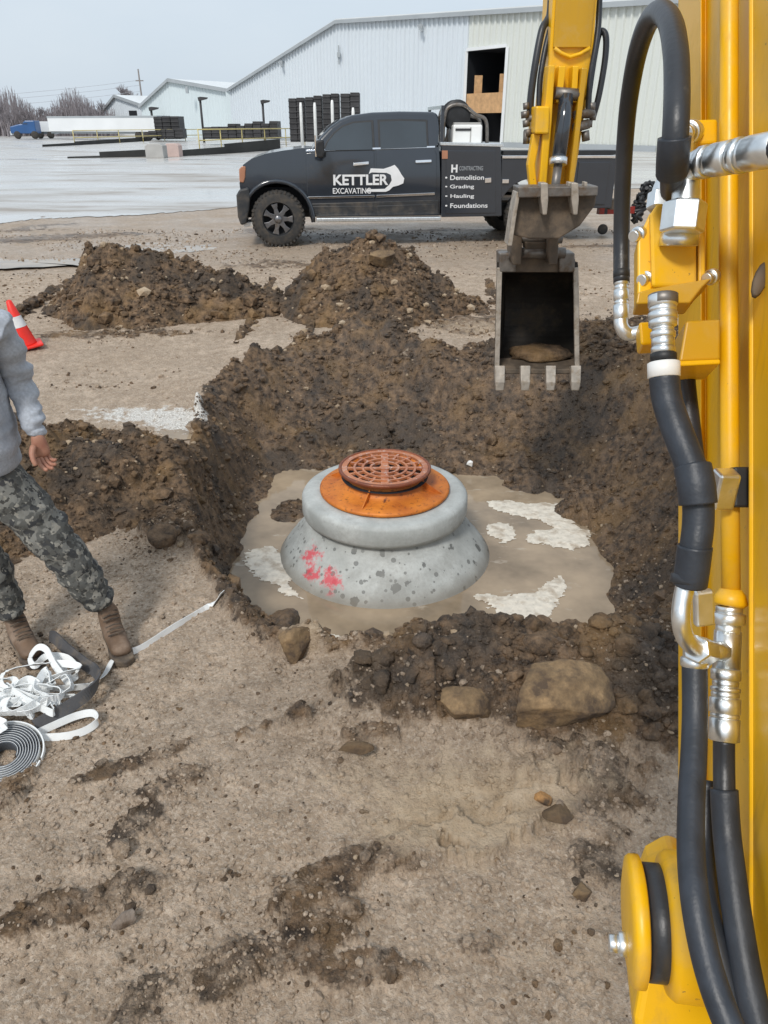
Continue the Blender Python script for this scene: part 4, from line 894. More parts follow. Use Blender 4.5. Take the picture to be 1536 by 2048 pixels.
# the sides of the cab are pressed with a slight outward curve
def side_curve(o):
    bm = bmesh.new(); bm.from_mesh(o.data)
    zs = [q.co.z for q in bm.verts]; lo, hi = min(zs), max(zs)
    for k in range(1, 15):
        zc = .30 + k * .085
        if lo + .01 < zc < hi - .01: bmesh.ops.bisect_plane(bm, geom=bm.verts[:] + bm.edges[:] + bm.faces[:], plane_co=(0, 0, zc), plane_no=(0, 0, 1))
    for q in bm.verts:
        zz = q.co.z - .98; f = .040 * (zz / .45) ** 2 if zz > 0 else .030 * (zz / .5) ** 2
        q.co.y += f if q.co.y < TW / 2 else -f
    for f in bm.faces: f.smooth = True
    for e in bm.edges: e.smooth = len(e.link_faces) == 2 and e.calc_face_angle(0) < R(25)
    bm.to_mesh(o.data); bm.free()
for o in list(truck.children):
    if o.name.split('.')[0] in ('body', 'door', 'rocker_panel', 'door_lettering', 'emblem', 'belt_moulding'):
        side_curve(o)
        for c in o.children: side_curve(c)
# things carried on the truck
def tw(x, y, z): return TO + EX * x + EY * y + Vector((0, 0, z))
x0, z0 = A(912, 268); x1, z1 = A(1032, 190)
gen = empty('welder_generator', tw((x0 + x1) / 2, .45, z0), YAW, 'white boxy welder generator riding behind the cab of the black truck', 'generator')
w_, h_ = x1 - x0, z1 - z0
MB().bx(-w_ / 2, w_ / 2, 0, .7, 0, h_).build('housing', M['white'], gen, .03)
MB().bx(-w_ / 2 + .04, -w_ / 2 + .30, -.012, .02, h_ * .68, h_ * .80).build('vent', M['darkplastic'], gen)
MB().bx(.04, .06, -.006, .02, .03, h_ - .04).build('panel_seam', M['conc'], gen); MB().bx(-w_ / 2 + .02, w_ / 2 - .02, .05, .65, h_, h_ + .03).build('top_cover', M['conc'], gen, .01)
xr, zr = A(938, 152)
rel = empty('hose_reel', tw(xr, .75, zr), YAW, 'black hose reel standing behind the cab of the black truck', 'hose reel')
MB().lathe([(.09, -.14), (.22, -.14), (.23, -.125), (.10, -.12), (.10, .12), (.23, .125), (.22, .14), (.09, .14)], (0, 0, 0), (0, 1, 0), 28).build('drum', M['black'], rel)
mb = MB(); mb.tube([Vector((math.cos(a) * (.15 + .012 * math.sin(a * 5)), -.10 + .2 * a / 44, math.sin(a) * (.15 + .012 * math.sin(a * 5)))) for a in [k * .22 for k in range(200)]], .016, 6); mb.build('hose', M['rubber'], rel)

MB().prism([(-.18, -.5), (.18, -.5), (.04, .03), (-.04, .03)], (0, .15, 0), (1, 0, 0), (0, 0, 1), (0, .03, 0)).build('stand', M['steel'], rel)
# red trailer coupler behind the truck
p = PY(1222, 428, 14.6)
tr = empty('trailer_tongue', (p.x, p.y, .3), YAW, 'red trailer tongue with a jack wheel behind the black truck', 'trailer')
MB().bar((-.25, 0, .42), (.45, .1, .42), .10, .12).build('tongue_beam', M['redlens'], tr); MB().bar((-.12, .0, .36), (-.12, 0, .9), .07, .07).build('jack_post', M['black'], tr)
MB().lathe([(.02, -.03), (.08, -.03), (.09, -.02), (.09, .02), (.08, .03), (.02, .03)], (-.12, 0, .10), (0, 1, 0), 20).build('jack_wheel', M['tyre'], tr)
mb = MB(); rr_ = random.Random(2)
pp = [PY(1300, 372, 14.9), PY(1288, 388, 14.9), PY(1280, 402, 14.9), PY(1276, 420, 14.9), PY(1270, 440, 14.9)]
for k in range(5): mb.tube([q + Vector((rr_.uniform(-.12, .12), rr_.uniform(-.1, .1), rr_.uniform(-.08, .08))) for q in spline(pp, 3)], .035, 6)
tag(mb.build('hose_bundle', M['black']), 'black hose bundle piled on the ground behind the truck', 'hoses')
def rebase(root, loc):
    loc = Vector(loc); root.location = loc
    for c in root.children: c.location = c.location - loc
rebase(person, ((aR.x + aL.x) / 2, (aR.y + aL.y) / 2, 0)); rebase(bpy.data.objects['strap'], cx_)
# ------------------------------------------------------------------ excavator
ex = empty('excavator', (0, 0, 0), 0, 'yellow mini excavator whose boom stands at the right with its bucket over the pit', 'excavator')
def cc(u, d): return ((u - 768) / F * d, d)
# lower boom: a straight beam leaning forward, cross section in the plane square to it
LO, HI = -.62, 1.02
def beam(poly, name, m, lo=LO, hi=HI, bevel=.004, parent=ex):
    o0 = CAM + UPV * lo
    return MB().prism(poly, o0, RT, FW, UPV * (hi - lo)).build(name, m, parent, bevel, 3)
A0, A1 = cc(1356, 1.24), cc(1402, 1.10)
boom = beam([A0, A1, (A1[0] + .012, A1[1] + .012), (cc(1500, .865)[0] + .008, .875), cc(1500, .85), cc(1640, .66), (cc(1640, .66)[0] + .30, .70), (A0[0] + .36, 1.28)], 'boom', M['yellow'])
# long bright cover strip (a bent guard plate on the side of the boom)
beam([cc(1496, .842), cc(1680, .80), (cc(1680, .80)[0], .815), (cc(1496, .842)[0] + .012, .858)], 'guard_plate', M['yellow'], -.5, 1.0, .004, boom)
beam([cc(1434, .985), cc(1442, .965), (cc(1442, .965)[0] + .03, .97), (cc(1434, .985)[0] + .03, .99)], 'weld_rib', M['yellow'], -.15, 1.0, .003, boom)
# upper boom: bends forward to the arm pivot, then the arm
bt = CAM + UPV * HI
def bp(u, d, up): return CAM + UPV * up + RT * ((u - 768) / F * d) + FW * d
AT = Vector((1.03, 4.62, 3.45))
b0 = (bp(1356, 1.24, 1.0) + bp(1640, .66, 1.0)) / 2 + RT * .17
mb = MB(); rings = []
HDV = Vector((.14, .99, 0)).normalized(); LTV = Vector((.99, -.14, 0)).normalized()
for c, h_, w_, tilt in ((b0 - UPV * .05, .56, .26, 62), (b0 + UPV * .35 + FW * .12, .60, .26, 48), (b0 + Vector((.12, 1.2, .95)), .52, .25, 22), (b0 + Vector((.26, 2.3, 1.05)), .42, .23, -4), (AT + Vector((-.02, -.15, .12)), .28, .22, -18)):
    up_ = (Vector((0, 0, 1)) * math.cos(R(tilt)) - HDV * math.sin(R(tilt)))
    rings.append([c + LTV * w_ / 2 + up_ * h_ / 2, c - LTV * w_ / 2 + up_ * h_ / 2, c - LTV * w_ / 2 - up_ * h_ / 2, c + LTV * w_ / 2 - up_ * h_ / 2])
mb.loft(rings, False); mb.build('boom_top', M['yellow'], boom, .01)
# arm (hangs straight down from the boom tip)
YA = 4.75
def ap(u, v, dy=0): return PY(u, v, YA + dy)
def hbox(mb, lft, rgt, dy0, dy1):
    """plate between a left and a right edge given as [(u,v)...] on the plane YA, with depth"""
    n = len(lft); fr_ = [ap(*q, dy0) for q in lft] + [ap(*q, dy0) for q in reversed(rgt)]
    off = Vector((0, dy1 - dy0, 0)); k = len(fr_)
    return mb.add(fr_ + [p + off for p in fr_], [tuple(range(k)), tuple(range(2 * k - 1, k - 1, -1))] + [(i, (i + 1) % k, k + (i + 1) % k, k + i) for i in range(k)])
arm = hbox(MB(), [(1112, -160), (1106, 0), (1098, 120), (1086, 240), (1078, 380), (1068, 490)], [(1203, -160), (1195, 0), (1186, 120), (1168, 240), (1146, 380), (1120, 490)], -.0, .30).build('arm', M['yellow'], ex, .012, 3)
hbox(MB(), [(1116, -160), (1113, 0), (1107, 95)], [(1196, -160), (1190, 0), (1181, 95)], -.022, -.002).build('cover_plate', M['yellow_worn'], arm, .004)
mb = MB(); mb.tube([ap(1109, 96, -.02), ap(1122, 106, -.02), ap(1140, 114, -.02), ap(1160, 108, -.02), ap(1180, 96, -.02)], .010, 8); mb.build('weld_bead', M['yellow'], arm)
# side plates that carry the thumb cylinder
hbox(MB(), [(1098, 130), (1088, 240), (1078, 380)], [(1110, 130), (1104, 240), (1092, 380)], -.13, -.002).build('side_plate', M['yellow'], arm, .006)
hbox(MB(), [(1164, 135), (1152, 240), (1136, 380)], [(1176, 135), (1163, 240), (1146, 380)], -.13, -.002).build('side_plate', M['yellow_worn'], arm, .006)
mb = MB(); hbox(mb, [(1118, 132), (1112, 205)], [(1132, 132), (1124, 205)], -.10, -.003); hbox(mb, [(1146, 132), (1142, 205)], [(1158, 132), (1154, 205)], -.10, -.003); mb.build('cylinder_lug', M['yellow'], arm, .005)
mb = MB(); hbox(mb, [(1072, 212), (1070, 268)], [(1100, 212), (1098, 268)], -.16, .06); mb.build('pin_boss', M['yellow'], arm, .01)
# outer link left of the arm
hbox(MB(), [(1066, 268), (1056, 330), (1062, 390)], [(1082, 268), (1070, 330), (1076, 390)], -.10, -.03).build('thumb_link', M['yellow'], arm, .006)
# thumb cylinder
cyl = MB().tube([ap(1133, 190, -.10), ap(1128, 240, -.13), ap(1117, 318, -.19)], .040, 18).build('thumb_cylinder', M['blackpaint'], ex)
MB().tube([ap(1117, 316, -.19), ap(1116, 330, -.20)], .048, 18).build('gland', M['chrome'], cyl)
MB().tube([ap(1116, 330, -.20), ap(1108, 392, -.25)], .024, 14).build('rod', M['steel'], cyl)
mb = MB(); mb.tube([ap(1110, 186, -.10), ap(1160, 190, -.10)], .03, 14); mb.build('pin', M['steel'], cyl)
# arm hoses and fittings
def hose(pts, r, m='rubber', n=10, name='hose', parent=ex, k=6): return MB().tube(spline(pts, k), r, n).build(name, M[m], parent)
h1 = hose([ap(1060, 236, .0), ap(1062, 190, .0), ap(1072, 120, .02), ap(1084, 60, .06), ap(1094, 42, .1), ap(1101, 20, .12), ap(1104, -60, .14)], .020)
h1b = hose([ap(1078, 215, .0), ap(1080, 160, .02), ap(1090, 100, .06), ap(1100, 60, .1)], .016)
h2_ = hose([ap(1186, 235, .0), ap(1198, 190, .0), ap(1210, 120, .02), ap(1212, 75, .04), ap(1204, 62, .06), ap(1196, 75, .06), ap(1186, 130, .05), ap(1176, 200, .0)], .017)
hose([ap(1176, 235, -.05), ap(1180, 160, -.03), ap(1192, 90, .0), ap(1198, 30, .05), ap(1200, -80, .1)], .016)
mb = MB()
for u, v, r_ in ((1052, 205, .018), (1050, 222, .024), (1052, 240, .020), (1056, 258, .024), (1060, 272, .016)): mb.tube([ap(u, v, -.02), ap(u + 1, v + 14, -.02)], r_, 10)
mb.tube([ap(1052, 238, -.02), ap(1084, 232, -.02)], .018, 10); mb.tube([ap(1053, 262, -.02), ap(1052, 288, -.02)], .018, 8); mb.build('hose_fitting', M['steel'], h1)
mb = MB()
for u, v, r_ in ((1184, 205, .020), (1180, 222, .026), (1178, 240, .020), (1186, 226, .018)): mb.tube([ap(u, v, -.04), ap(u - 1, v + 15, -.04)], r_, 10)
mb.tube([ap(1150, 230, -.10), ap(1186, 226, -.04)], .022, 10); mb.tube([ap(1150, 255, -.10), ap(1176, 248, -.05)], .026, 10); mb.tube([ap(1170, 262, -.05), ap(1172, 282, -.05)], .022, 10); mb.build('hose_fitting', M['steel'], h2_)
# thumb: wide folded plate with two ribs
TY = -.42
thumb = hbox(MB(), [(1040, 380), (1030, 420), (1024, 470), (1060, 478)], [(1196, 376), (1190, 412), (1160, 452), (1118, 478)], TY, TY + .10).build('thumb', M['mudsteel'], ex, .008)
hbox(MB(), [(1036, 374), (1038, 396)], [(1197, 372), (1195, 392)], TY - .07, TY + .11).build('tip_bar', M['steel'], thumb, .006)
hbox(MB(), [(1034, 384), (1026, 425), (1016, 492)], [(1041, 384), (1034, 425), (1024, 492)], TY - .05, TY + .10).build('cheek_plate', M['tooth'], thumb, .004)
for u in (1089, 1150): hbox(MB(), [(u - 7, 366), (u - 7, 400), (u - 3, 430)], [(u + 7, 366), (u + 8, 400), (u + 5, 430)], TY - .085, TY + .01).build('rib', M['tooth'], thumb, .005)
for u in (1140, 1172): hbox(MB(), [(u - 3, 364), (u - 3, 378)], [(u + 3, 364), (u + 3, 378)], TY - .04, TY + .02).build('tip_tooth', M['tooth'], thumb, .003)
hbox(MB(), [(1060, 446), (1058, 472)], [(1112, 446), (1114, 472)], TY + .12, TY + .30).build('thumb_base', M['yellow_worn'], thumb, .01)
# bucket linkage
mb = MB()
for u in (1036, 1109): hbox(mb, [(u - 11, 468), (u - 14, 505), (u - 10, 530)], [(u + 9, 466), (u + 8, 505), (u + 6, 530)], -.12, .05)
hbox(mb, [(1050, 484), (1050, 500)], [(1102, 484), (1102, 500)], -.06, .04); mb.build('bucket_link', M['mudsteel'], ex, .008)
mb = MB(); mb.tube([ap(1018, 506, -.04), ap(1130, 506, -.04)], .032, 14); mb.tube([ap(1022, 478, -.02), ap(1124, 478, -.02)], .026, 14); mb.build('pivot_pin', M['steel'], ex)
# bucket, open towards the camera
bkt = empty('bucket', (0, 0, 0)); bkt.parent = ex
TLp, TRp, BLp, BRp = ap(999, 524), ap(1150, 526), ap(993, 742, -.06), ap(1153, 742, -.06)
Wt = TRp - TLp
def bpt(s, y, z):   # s across, y back, z up from the lip
    zl = BLp.z; zt_ = TLp.z; f = (z - zl) / (zt_ - zl); l = BLp.lerp(TLp, f); r = BRp.lerp(TRp, f); p = l.lerp(r, s); return Vector((p.x + .24 * max(y, 0), BLp.y + (TLp.y - BLp.y) * f + y, z))
zl, ztp = BLp.z, TLp.z; HH = ztp - zl
curve = [(0, 0), (.14, -.005), (.28, .03), (.40, .12), (.46, .25), (.44, .40), (.36, .53), (.22, .61), (.08, HH * .96), (.0, HH)]
cs = [(p.x, p.y) for p in spline([Vector((a, b, 0)) for a, b in curve], 4)]
th_ = .018
rings = [[bpt(.0, y, zl + z), bpt(1, y, zl + z)] for y, z in cs]
mb = MB(); cy, cz = .2, HH * .5
outer = []
for k, (y, z) in enumerate(cs):
    a_ = cs[max(k - 1, 0)]; b2 = cs[min(k + 1, len(cs) - 1)]; t = Vector((b2[0] - a_[0], b2[1] - a_[1])).normalized(); nx, nz = t.y, -t.x
    outer.append((y + nx * th_, z + nz * th_))
vs = []; fs = []
for (y, z), (yo, zo) in zip(cs, outer): vs += [bpt(0, y, zl + z), bpt(1, y, zl + z), bpt(1, yo, zl + zo), bpt(0, yo, zl + zo)]
for k in range(len(cs) - 1):
    for i in range(4): fs.append((k * 4 + i, k * 4 + (i + 1) % 4, (k + 1) * 4 + (i + 1) % 4, (k + 1) * 4 + i))
fs += [(0, 1, 2, 3), ((len(cs) - 1) * 4 + 3, (len(cs) - 1) * 4 + 2, (len(cs) - 1) * 4 + 1, (len(cs) - 1) * 4)]
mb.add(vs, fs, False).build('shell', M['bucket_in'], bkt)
for s in (0, 1):
    sh = .014 * (1 if s == 0 else -1); pl_ = [bpt(s, y, zl + z) for y, z in cs]; q = [p + Vector((-.016 if s == 0 else .016, 0, 0)) for p in pl_]; n = len(pl_)
    pl_ = [p + Vector((.002 if s == 0 else -.002, 0, 0)) for p in pl_]
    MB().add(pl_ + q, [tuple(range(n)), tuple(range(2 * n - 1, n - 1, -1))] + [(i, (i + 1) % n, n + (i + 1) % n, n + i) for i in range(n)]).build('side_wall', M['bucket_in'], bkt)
    MB().bar(bpt(s, -.012, zl - .01), bpt(s, -.012, ztp - .03), .022, .03, (1, 0, 0)).build('side_cutter', M['tooth'], bkt, .004)
lipM = MB().add([bpt(-.02, -.02, zl - .012), bpt(1.02, -.02, zl - .012), bpt(1.02, .20, zl + .012), bpt(-.02, .20, zl + .012), bpt(-.02, -.02, zl + .016), bpt(1.02, -.02, zl + .016), bpt(1.02, .20, zl + .03), bpt(-.02, .20, zl + .03)], [(3, 2, 1, 0), (4, 5, 6, 7), (0, 1, 5, 4), (1, 2, 6, 5), (2, 3, 7, 6), (3, 0, 4, 7)])
lipM.build('lip_plate', M['mudsteel'], bkt, .004)
for s in (.03, .345, .66, .97):
    c = bpt(s, -.03, zl - .01); dd = Vector((.02, -.30, -.75)).normalized(); xx = Vector((1, 0, 0)); zz_ = xx.cross(dd)
    r1 = [c - dd * .05 + xx * a * .032 + zz_ * b2 * .028 for a, b2 in ((-1, -1), (1, -1), (1, 1), (-1, 1))]; r2 = [c + dd * .055 + xx * a * .030 + zz_ * b2 * .022 for a, b2 in ((-1, -1), (1, -1), (1, 1), (-1, 1))]; r3 = [c + dd * .105 + xx * a * .024 + zz_ * b2 * .006 for a, b2 in ((-1, -1), (1, -1), (1, 1), (-1, 1))]
    MB().loft([r1, r2, r3], False).build('tooth', M['tooth'], bkt, .005)
for u0, u1 in ((999, 1032), (1118, 1150)): hbox(MB(), [(u0, 506), (u0, 545)], [(u1, 506), (u1, 545)], -.03, .12).build('ear_plate', M['steel'], bkt, .008)
hbox(MB(), [(1030, 512), (1026, 545)], [(1122, 512), (1124, 545)], .0, .14).build('top_plate', M['mudsteel'], bkt, .008)
# dirt left in the bucket
V0, F0 = ico(3); pc = bpt(.5, .24, zl + .05)
Vd = V0 * (1 + .5 * fbm(V0[:, 0] * 3, V0[:, 1] * 3 + V0[:, 2] * 2, 4, 3)[:, None] + .35 * fbm(V0[:, 0] * 11, V0[:, 1] * 11 + V0[:, 2] * 9, 4, 6)[:, None]) * np.array([.20, .16, .05]) + np.array(pc)
od = np_mesh('dirt_remnant', Vd, F0, M['earth'], True, np.tile([1, 0, .3, 0], (len(V0), 1))); tag(od, 'dark dirt remnant inside the excavator bucket', 'dirt')

# ---------------------------------------------------------------- hydraulics on the near boom
def CP(*q): return [C(*p) for p in q]
def ferr(pts, rs, parent, name='hose_fitting', m='chrome', n=18): return MB().tube(pts, rs, n).build(name, M[m], parent)
def ribbed(a, b, segs, parent, name='hose_fitting', m='chrome', n=20):
    """fitting along a straight line: list of (t0, t1, radius)"""
    a, b = Vector(a), Vector(b); ax_ = (b - a); L_ = ax_.length; prof = []
    for t0, t1, r_ in segs: prof += [(r_ * .9, t0 * L_), (r_, t0 * L_ + .001), (r_, t1 * L_ - .001), (r_ * .9, t1 * L_)]
    return MB().lathe(prof, a, ax_, n).build(name, M[m], parent)
def hexnut(a, b, r_, parent, name='hex_nut', m='chrome'):
    a, b = Vector(a), Vector(b); L_ = (b - a).length
    return MB().lathe([(r_ * .92, 0), (r_, L_ * .08), (r_, L_ * .92), (r_ * .92, L_)], a, b - a, 6, True, False).build(name, M[m], parent, .0012)
# steel pipe running up the boom
D = .885
pipe = MB().tube(CP((1462, 1192, D), (1459, 900, D), (1457, 500, D), (1458, 0, D), (1460, -250, D)), .0105, 16).build('steel_pipe', M['yellow'], ex)
pc_ = C(1447, 978, .86)
MB().bx(-.012, .012, -.012, .012, -.022, .022).build('pipe_clamp', M['chrome'], pipe, .003).location = pc_ 
mb = MB(); a_, b_ = C(1476, 935, .875), C(1476, 1015, .875); mb.bar(a_, b_, .022, .03, FW); mb.build('clamp_bracket', M['black'], pipe, .003)
mb = MB(); mb.tube(CP((1462, 1178, D), (1461, 1190, D), (1460, 1206, D), (1459, 1212, D)), [.012, .017, .020, .016], 18); mb.build('flare_nut', M['yellow'], pipe)
ribbed(C(1459, 1212, D), C(1456, 1268, D), [(0, .25, .015), (.25, .65, .0185), (.65, 1, .014)], pipe)
# tee below the pipe
tee = MB().tube(CP((1456, 1262, D), (1452, 1340, D)), .0155, 6).build('tee_fitting', M['chrome'], ex)
MB().tube(CP((1454, 1302, D), (1412, 1303, .86)), .0125, 8).build('tee_branch', M['chrome'], tee)
f4 = ribbed(C(1452, 1338, .87), C(1448, 1482, .86), [(0, .16, .0165), (.16, .25, .0145), (.25, .32, .0165), (.32, .40, .0155), (.40, .62, .0172), (.62, .68, .016), (.68, 1, .0168)], ex, 'hose_fitting')
h4 = hose(CP((1448, 1478, .86), (1448, 1530, .86), (1449, 1590, .85), (1452, 1640, .84)), .0118, 'rubber', 16)
h4s = hose(CP((1448, 1578, .85), (1453, 1660, .84), (1462, 1740, .82), (1474, 1830, .80), (1490, 1930, .78), (1512, 2030, .76), (1550, 2140, .74)), .0152, 'sleeve', 18, 'hose_sleeve')
# hose coming down beside it
ub = MB().tube(spline(CP((1372, 1165, .80), (1364, 1205, .80), (1362, 1240, .80), (1368, 1270, .81), (1384, 1292, .83), (1404, 1302, .85)), 6), .0098, 16).build('elbow_tube', M['chrome'], ex)
hexnut(C(1392, 1298, .84), C(1416, 1304, .865), .0165, ub)
mb = MB(); mb.bar(C(1406, 1180, .85), C(1408, 1250, .86), .022, .012, FW); mb.build('adapter_plate', M['chrome'], ub, .003)
ribbed(C(1390, 1296, .86), C(1389, 1334, .86), [(0, .5, .013), (.5, 1, .0155)], ub)
h3 = hose(CP((1389, 1328, .86), (1390, 1420, .85), (1388, 1500, .83), (1383, 1600, .80), (1382, 1700, .77), (1390, 1800, .74), (1408, 1900, .72), (1434, 1990, .70), (1475, 2090, .68), (1520, 2180, .67)), .0140, 'sleeve', 18, 'hose_sleeve')
hose(CP((1412, 1560, .90), (1408, 1680, .88), (1412, 1780, .84), (1432, 1890, .80), (1465, 2000, .78), (1510, 2110, .76)), .0125, 'rubber', 14)
hose(CP((1430, 1700, .90), (1440, 1800, .88), (1455, 1900, .86), (1480, 2010, .84), (1520, 2120, .82)), .012, 'rubber', 14)
# sleeved hose from the valve block to the elbow
h5 = hose(CP((1328, 752, .82), (1334, 800, .82), (1350, 850, .81), (1371, 905, .80), (1389, 955, .79), (1396, 1000, .79), (1396, 1050, .79), (1390, 1100, .79), (1383, 1150, .80)), .0160, 'sleeve', 20, 'hose_sleeve')
hose(CP((1385, 935, .79), (1392, 970, .785), (1396, 1008, .785)), .0192, 'sleeve', 20, 'sleeve_wrap', h5); hose(CP((1390, 1092, .79), (1384, 1140, .795), (1380, 1168, .80)), .0178, 'sleeve', 20, 'sleeve_wrap', h5)
ribbed(C(1378, 1150, .80), C(1375, 1170, .80), [(0, 1, .0185)], h5, 'end_cap', 'rubber')
hose(CP((1367, 735, .95), (1372, 790, .95), (1380, 860, .94), (1388, 930, .92)), .013, 'rubber', 14)
f5 = ribbed(C(1325, 590, .82), C(1327, 762, .82), [(0, .14, .0155), (.14, .20, .0145), (.20, .29, .0155), (.29, .37, .0150), (.37, .42, .0115), (.42, .50, .0132), (.50, .60, .0122), (.60, .68, .0128)], ex)
ribbed(C(1326, 588, .82), C(1326, 610, .82), [(0, 1, .0158)], f5, 'lock_ring', 'steel')
ribbed(C(1327, 706, .82), C(1327, 722, .82), [(0, 1, .0140)], f5, 'o_ring', 'black')
ribbed(C(1327, 724, .82), C(1328, 756, .82), [(0, 1, .0172)], f5, 'white_band', 'white')
# valve block
vb = MB(); d0 = .84
def cprism(pix, d, thick, name, m, parent, bevel=.003, skew=0):
    a = [C(u, v, d + skew * (u - 1300) / 100) for u, v in pix]; off = (FW * thick + RT * thick * .25); n = len(a)
    return MB().add(a + [p + off for p in a], [tuple(range(n)), tuple(range(2 * n - 1, n - 1, -1))] + [(i, (i + 1) % n, n + (i + 1) % n, n + i) for i in range(n)]).build(name, M[m], parent, bevel, 3)
blk = cprism([(1300, 428), (1312, 408), (1340, 402), (1393, 440), (1394, 574), (1304, 574)], d0, .07, 'valve_block', 'yellow', ex, .004, .012)
cprism([(1275, 480), (1300, 424), (1312, 420), (1306, 580), (1275, 596)], d0 + .012, .05, 'end_plate', 'yellow', blk, .003)
cprism([(1396, 440), (1411, 446), (1411, 560), (1396, 570)], d0 + .02, .08, 'end_plate', 'yellow', blk, .003)
cprism([(1276, 584), (1304, 576), (1424, 556), (1404, 575), (1380, 606), (1272, 608)], d0 + .005, .05, 'base_lip', 'yellow_worn', blk, .002)
for u, v in ((1289, 558), (1273, 470), (1419, 555)): ribbed(C(u - 7, v + 3, d0 + .01), C(u + 9, v - 3, d0 + .02), [(0, .5, .0065), (.5, 1, .009)], blk, 'bolt')
port = MB().tube(CP((1357, 492, d0 - .004), (1360, 466, d0 - .008)), .0205, 20).build('port_adapter', M['chrome'], blk)
hexnut(C(1363, 466, .815), C(1371, 404, .81), .0235, port)
elb = MB().tube(spline(CP((1370, 408, .81), (1371, 385, .81), (1373, 358, .81), (1384, 336, .80), (1405, 323, .79), (1432, 318, .775)), 6), .0142, 18).build('elbow_fitting', M['chrome'], ex)
ribbed(C(1404, 325, .79), C(1560, 296, .70), [(0, .10, .0165), (.10, .17, .015), (.17, .42, .0165), (.42, .48, .015), (.48, .56, .0172), (.56, .62, .0158), (.62, 1, .0165)], elb)
hose(CP((1548, 298, .705), (1620, 285, .66), (1700, 290, .62), (1770, 330, .6)), .014, 'rubber', 16)
el2 = MB().tube(spline(CP((1322, 420, .90), (1324, 390, .90), (1334, 368, .90), (1352, 356, .90)), 5), .013, 16).build('elbow_fitting', M['chrome'], ex); hexnut(C(1318, 420, .90), C(1322, 386, .90), .0155, el2)
# arched hose
arch = hose(CP((1243, 566, 1.25), (1243, 480, 1.25), (1245, 380, 1.22), (1250, 285, 1.18), (1258, 200, 1.12), (1274, 110, 1.04), (1295, 48, .96), (1318, 24, .89), (1340, 44, .83), (1351, 100, .79), (1354, 170, .77), (1352, 250, .76), (1347, 330, .78), (1345, 380, .84)), .0132, 'rubber', 18)
hose(CP((1349, 275, .76), (1346, 310, .77), (1344, 345, .79)), .0165, 'sleeve', 18, 'sleeve_wrap', arch)
ribbed(C(1243, 540, 1.25), C(1243, 556, 1.25), [(0, 1, .0136)], arch, 'o_ring', 'black')
ribbed(C(1243, 554, 1.25), C(1242, 640, 1.25), [(0, .2, .0122), (.2, .3, .011), (.3, .55, .0125), (.55, .65, .0108), (.65, 1, .0128)], arch)
e3 = MB().tube(spline(CP((1242, 632, 1.25), (1242, 650, 1.25), (1250, 664, 1.25), (1264, 668, 1.25), (1290, 662, 1.24)), 4), .0115, 14).build('elbow_fitting', M['chrome'], arch); 
cprism([(1278, 644), (1312, 642), (1314, 688), (1282, 690)], 1.18, .07, 'pipe_block', 'yellow', ex, .004)
ribbed(C(1368, 268, .86), C(1392, 262, .90), [(0, .3, .010), (.3, .6, .014), (.6, 1, .010)], ex, 'bolt'); MB().tube(CP((1372, 276, .86), (1368, 330, .84)), .0085, 12).build('stem_fitting', M['chrome'], ex)
cprism([(1384, 238), (1436, 236), (1436, 288), (1390, 290)], .90, .08, 'hose_bracket', 'yellow', ex, .004)
cprism([(1372, 641), (1441, 638), (1441, 720), (1358, 724)], .86, .10, 'shelf_bracket', 'yellow_worn', ex, .003); cprism([(1352, 722), (1441, 718), (1441, 728), (1352, 733)], .85, .10, 'shelf_lip', 'yellow', ex, .002)
mb = MB(); q = C(1520, 560, .803); mb.loft([[q + RT * .010 * math.cos(a) * s + UPV * (.016 * math.sin(a) * s + .012 * math.cos(a) * s) - FW * dz for a in [k * .5236 for k in range(12)]] for s, dz in ((1, 0), (.8, .003), (.1, .004))], True); mb.build('mud_splat', M['mudsteel'], ex)
# foot of the boom: pin boss, end cap, swing casting
u_, v_, d_ = 1300, 1850, .96
pcen = C(1262, 1838, .98); axd = (RT * .98 - FW * .19).normalized()
cap = MB().lathe([(.0, -.006), (.060, -.006), (.076, -.003), (.079, .001), (.079, .012), (.070, .015)], pcen, axd, 48).build('pin_cap', M['yellow'], ex)
ribbed(pcen - axd * .028 - UPV * .034, pcen - axd * .004 - UPV * .034, [(0, .5, .011), (.5, 1, .015)], cap, 'grease_bolt')
MB().lathe([(.064, .016), (.070, .018), (.070, .046), (.064, .048)], pcen, axd, 40).build('pin_seal', M['rubber'], cap)
MB().lathe([(.070, .038), (.082, .040), (.088, .048), (.090, .20), (.08, .21)], pcen + UPV * -.0, axd, 48).build('pin_boss', M['yellow'], ex)
cprism([(1292, 1905), (1320, 1830), (1372, 1800), (1440, 1830), (1460, 2300), (1300, 2360), (1268, 2040)], 1.02, .22, 'swing_casting', 'yellow', ex, .012)
cprism([(1500, 1950), (1800, 1930), (1800, 2600), (1490, 2600)], .90, .25, 'swing_bracket', 'black', ex, .01)
# chassis and tracks behind and below the camera
MB().bx(.0, 1.5, -1.9, -.35, .45, .80).build('turntable_deck', M['yellow'], ex, .05)
MB().bx(.25, .95, -.4, .30, .30, .95).build('swing_post', M['yellow'], ex, .06)
for x in (-.35, 1.25):
    pr = [(-1.9 + .25 * math.cos(a) * 1, .27 + .27 * math.sin(a)) for a in [R(90 + 15 * k) for k in range(13)]] + [(-.35 + .25 * math.cos(a), .27 + .27 * math.sin(a)) for a in [R(-90 + 15 * k) for k in range(13)]]
    MB().prism(pr, (x, 0, gz(x, -1) - .01), (0, 1, 0), (0, 0, 1), (.38, 0, 0)).build('track', M['rubber'], ex, .02)
rebase(ex, (.75, -1.0, 0)); 
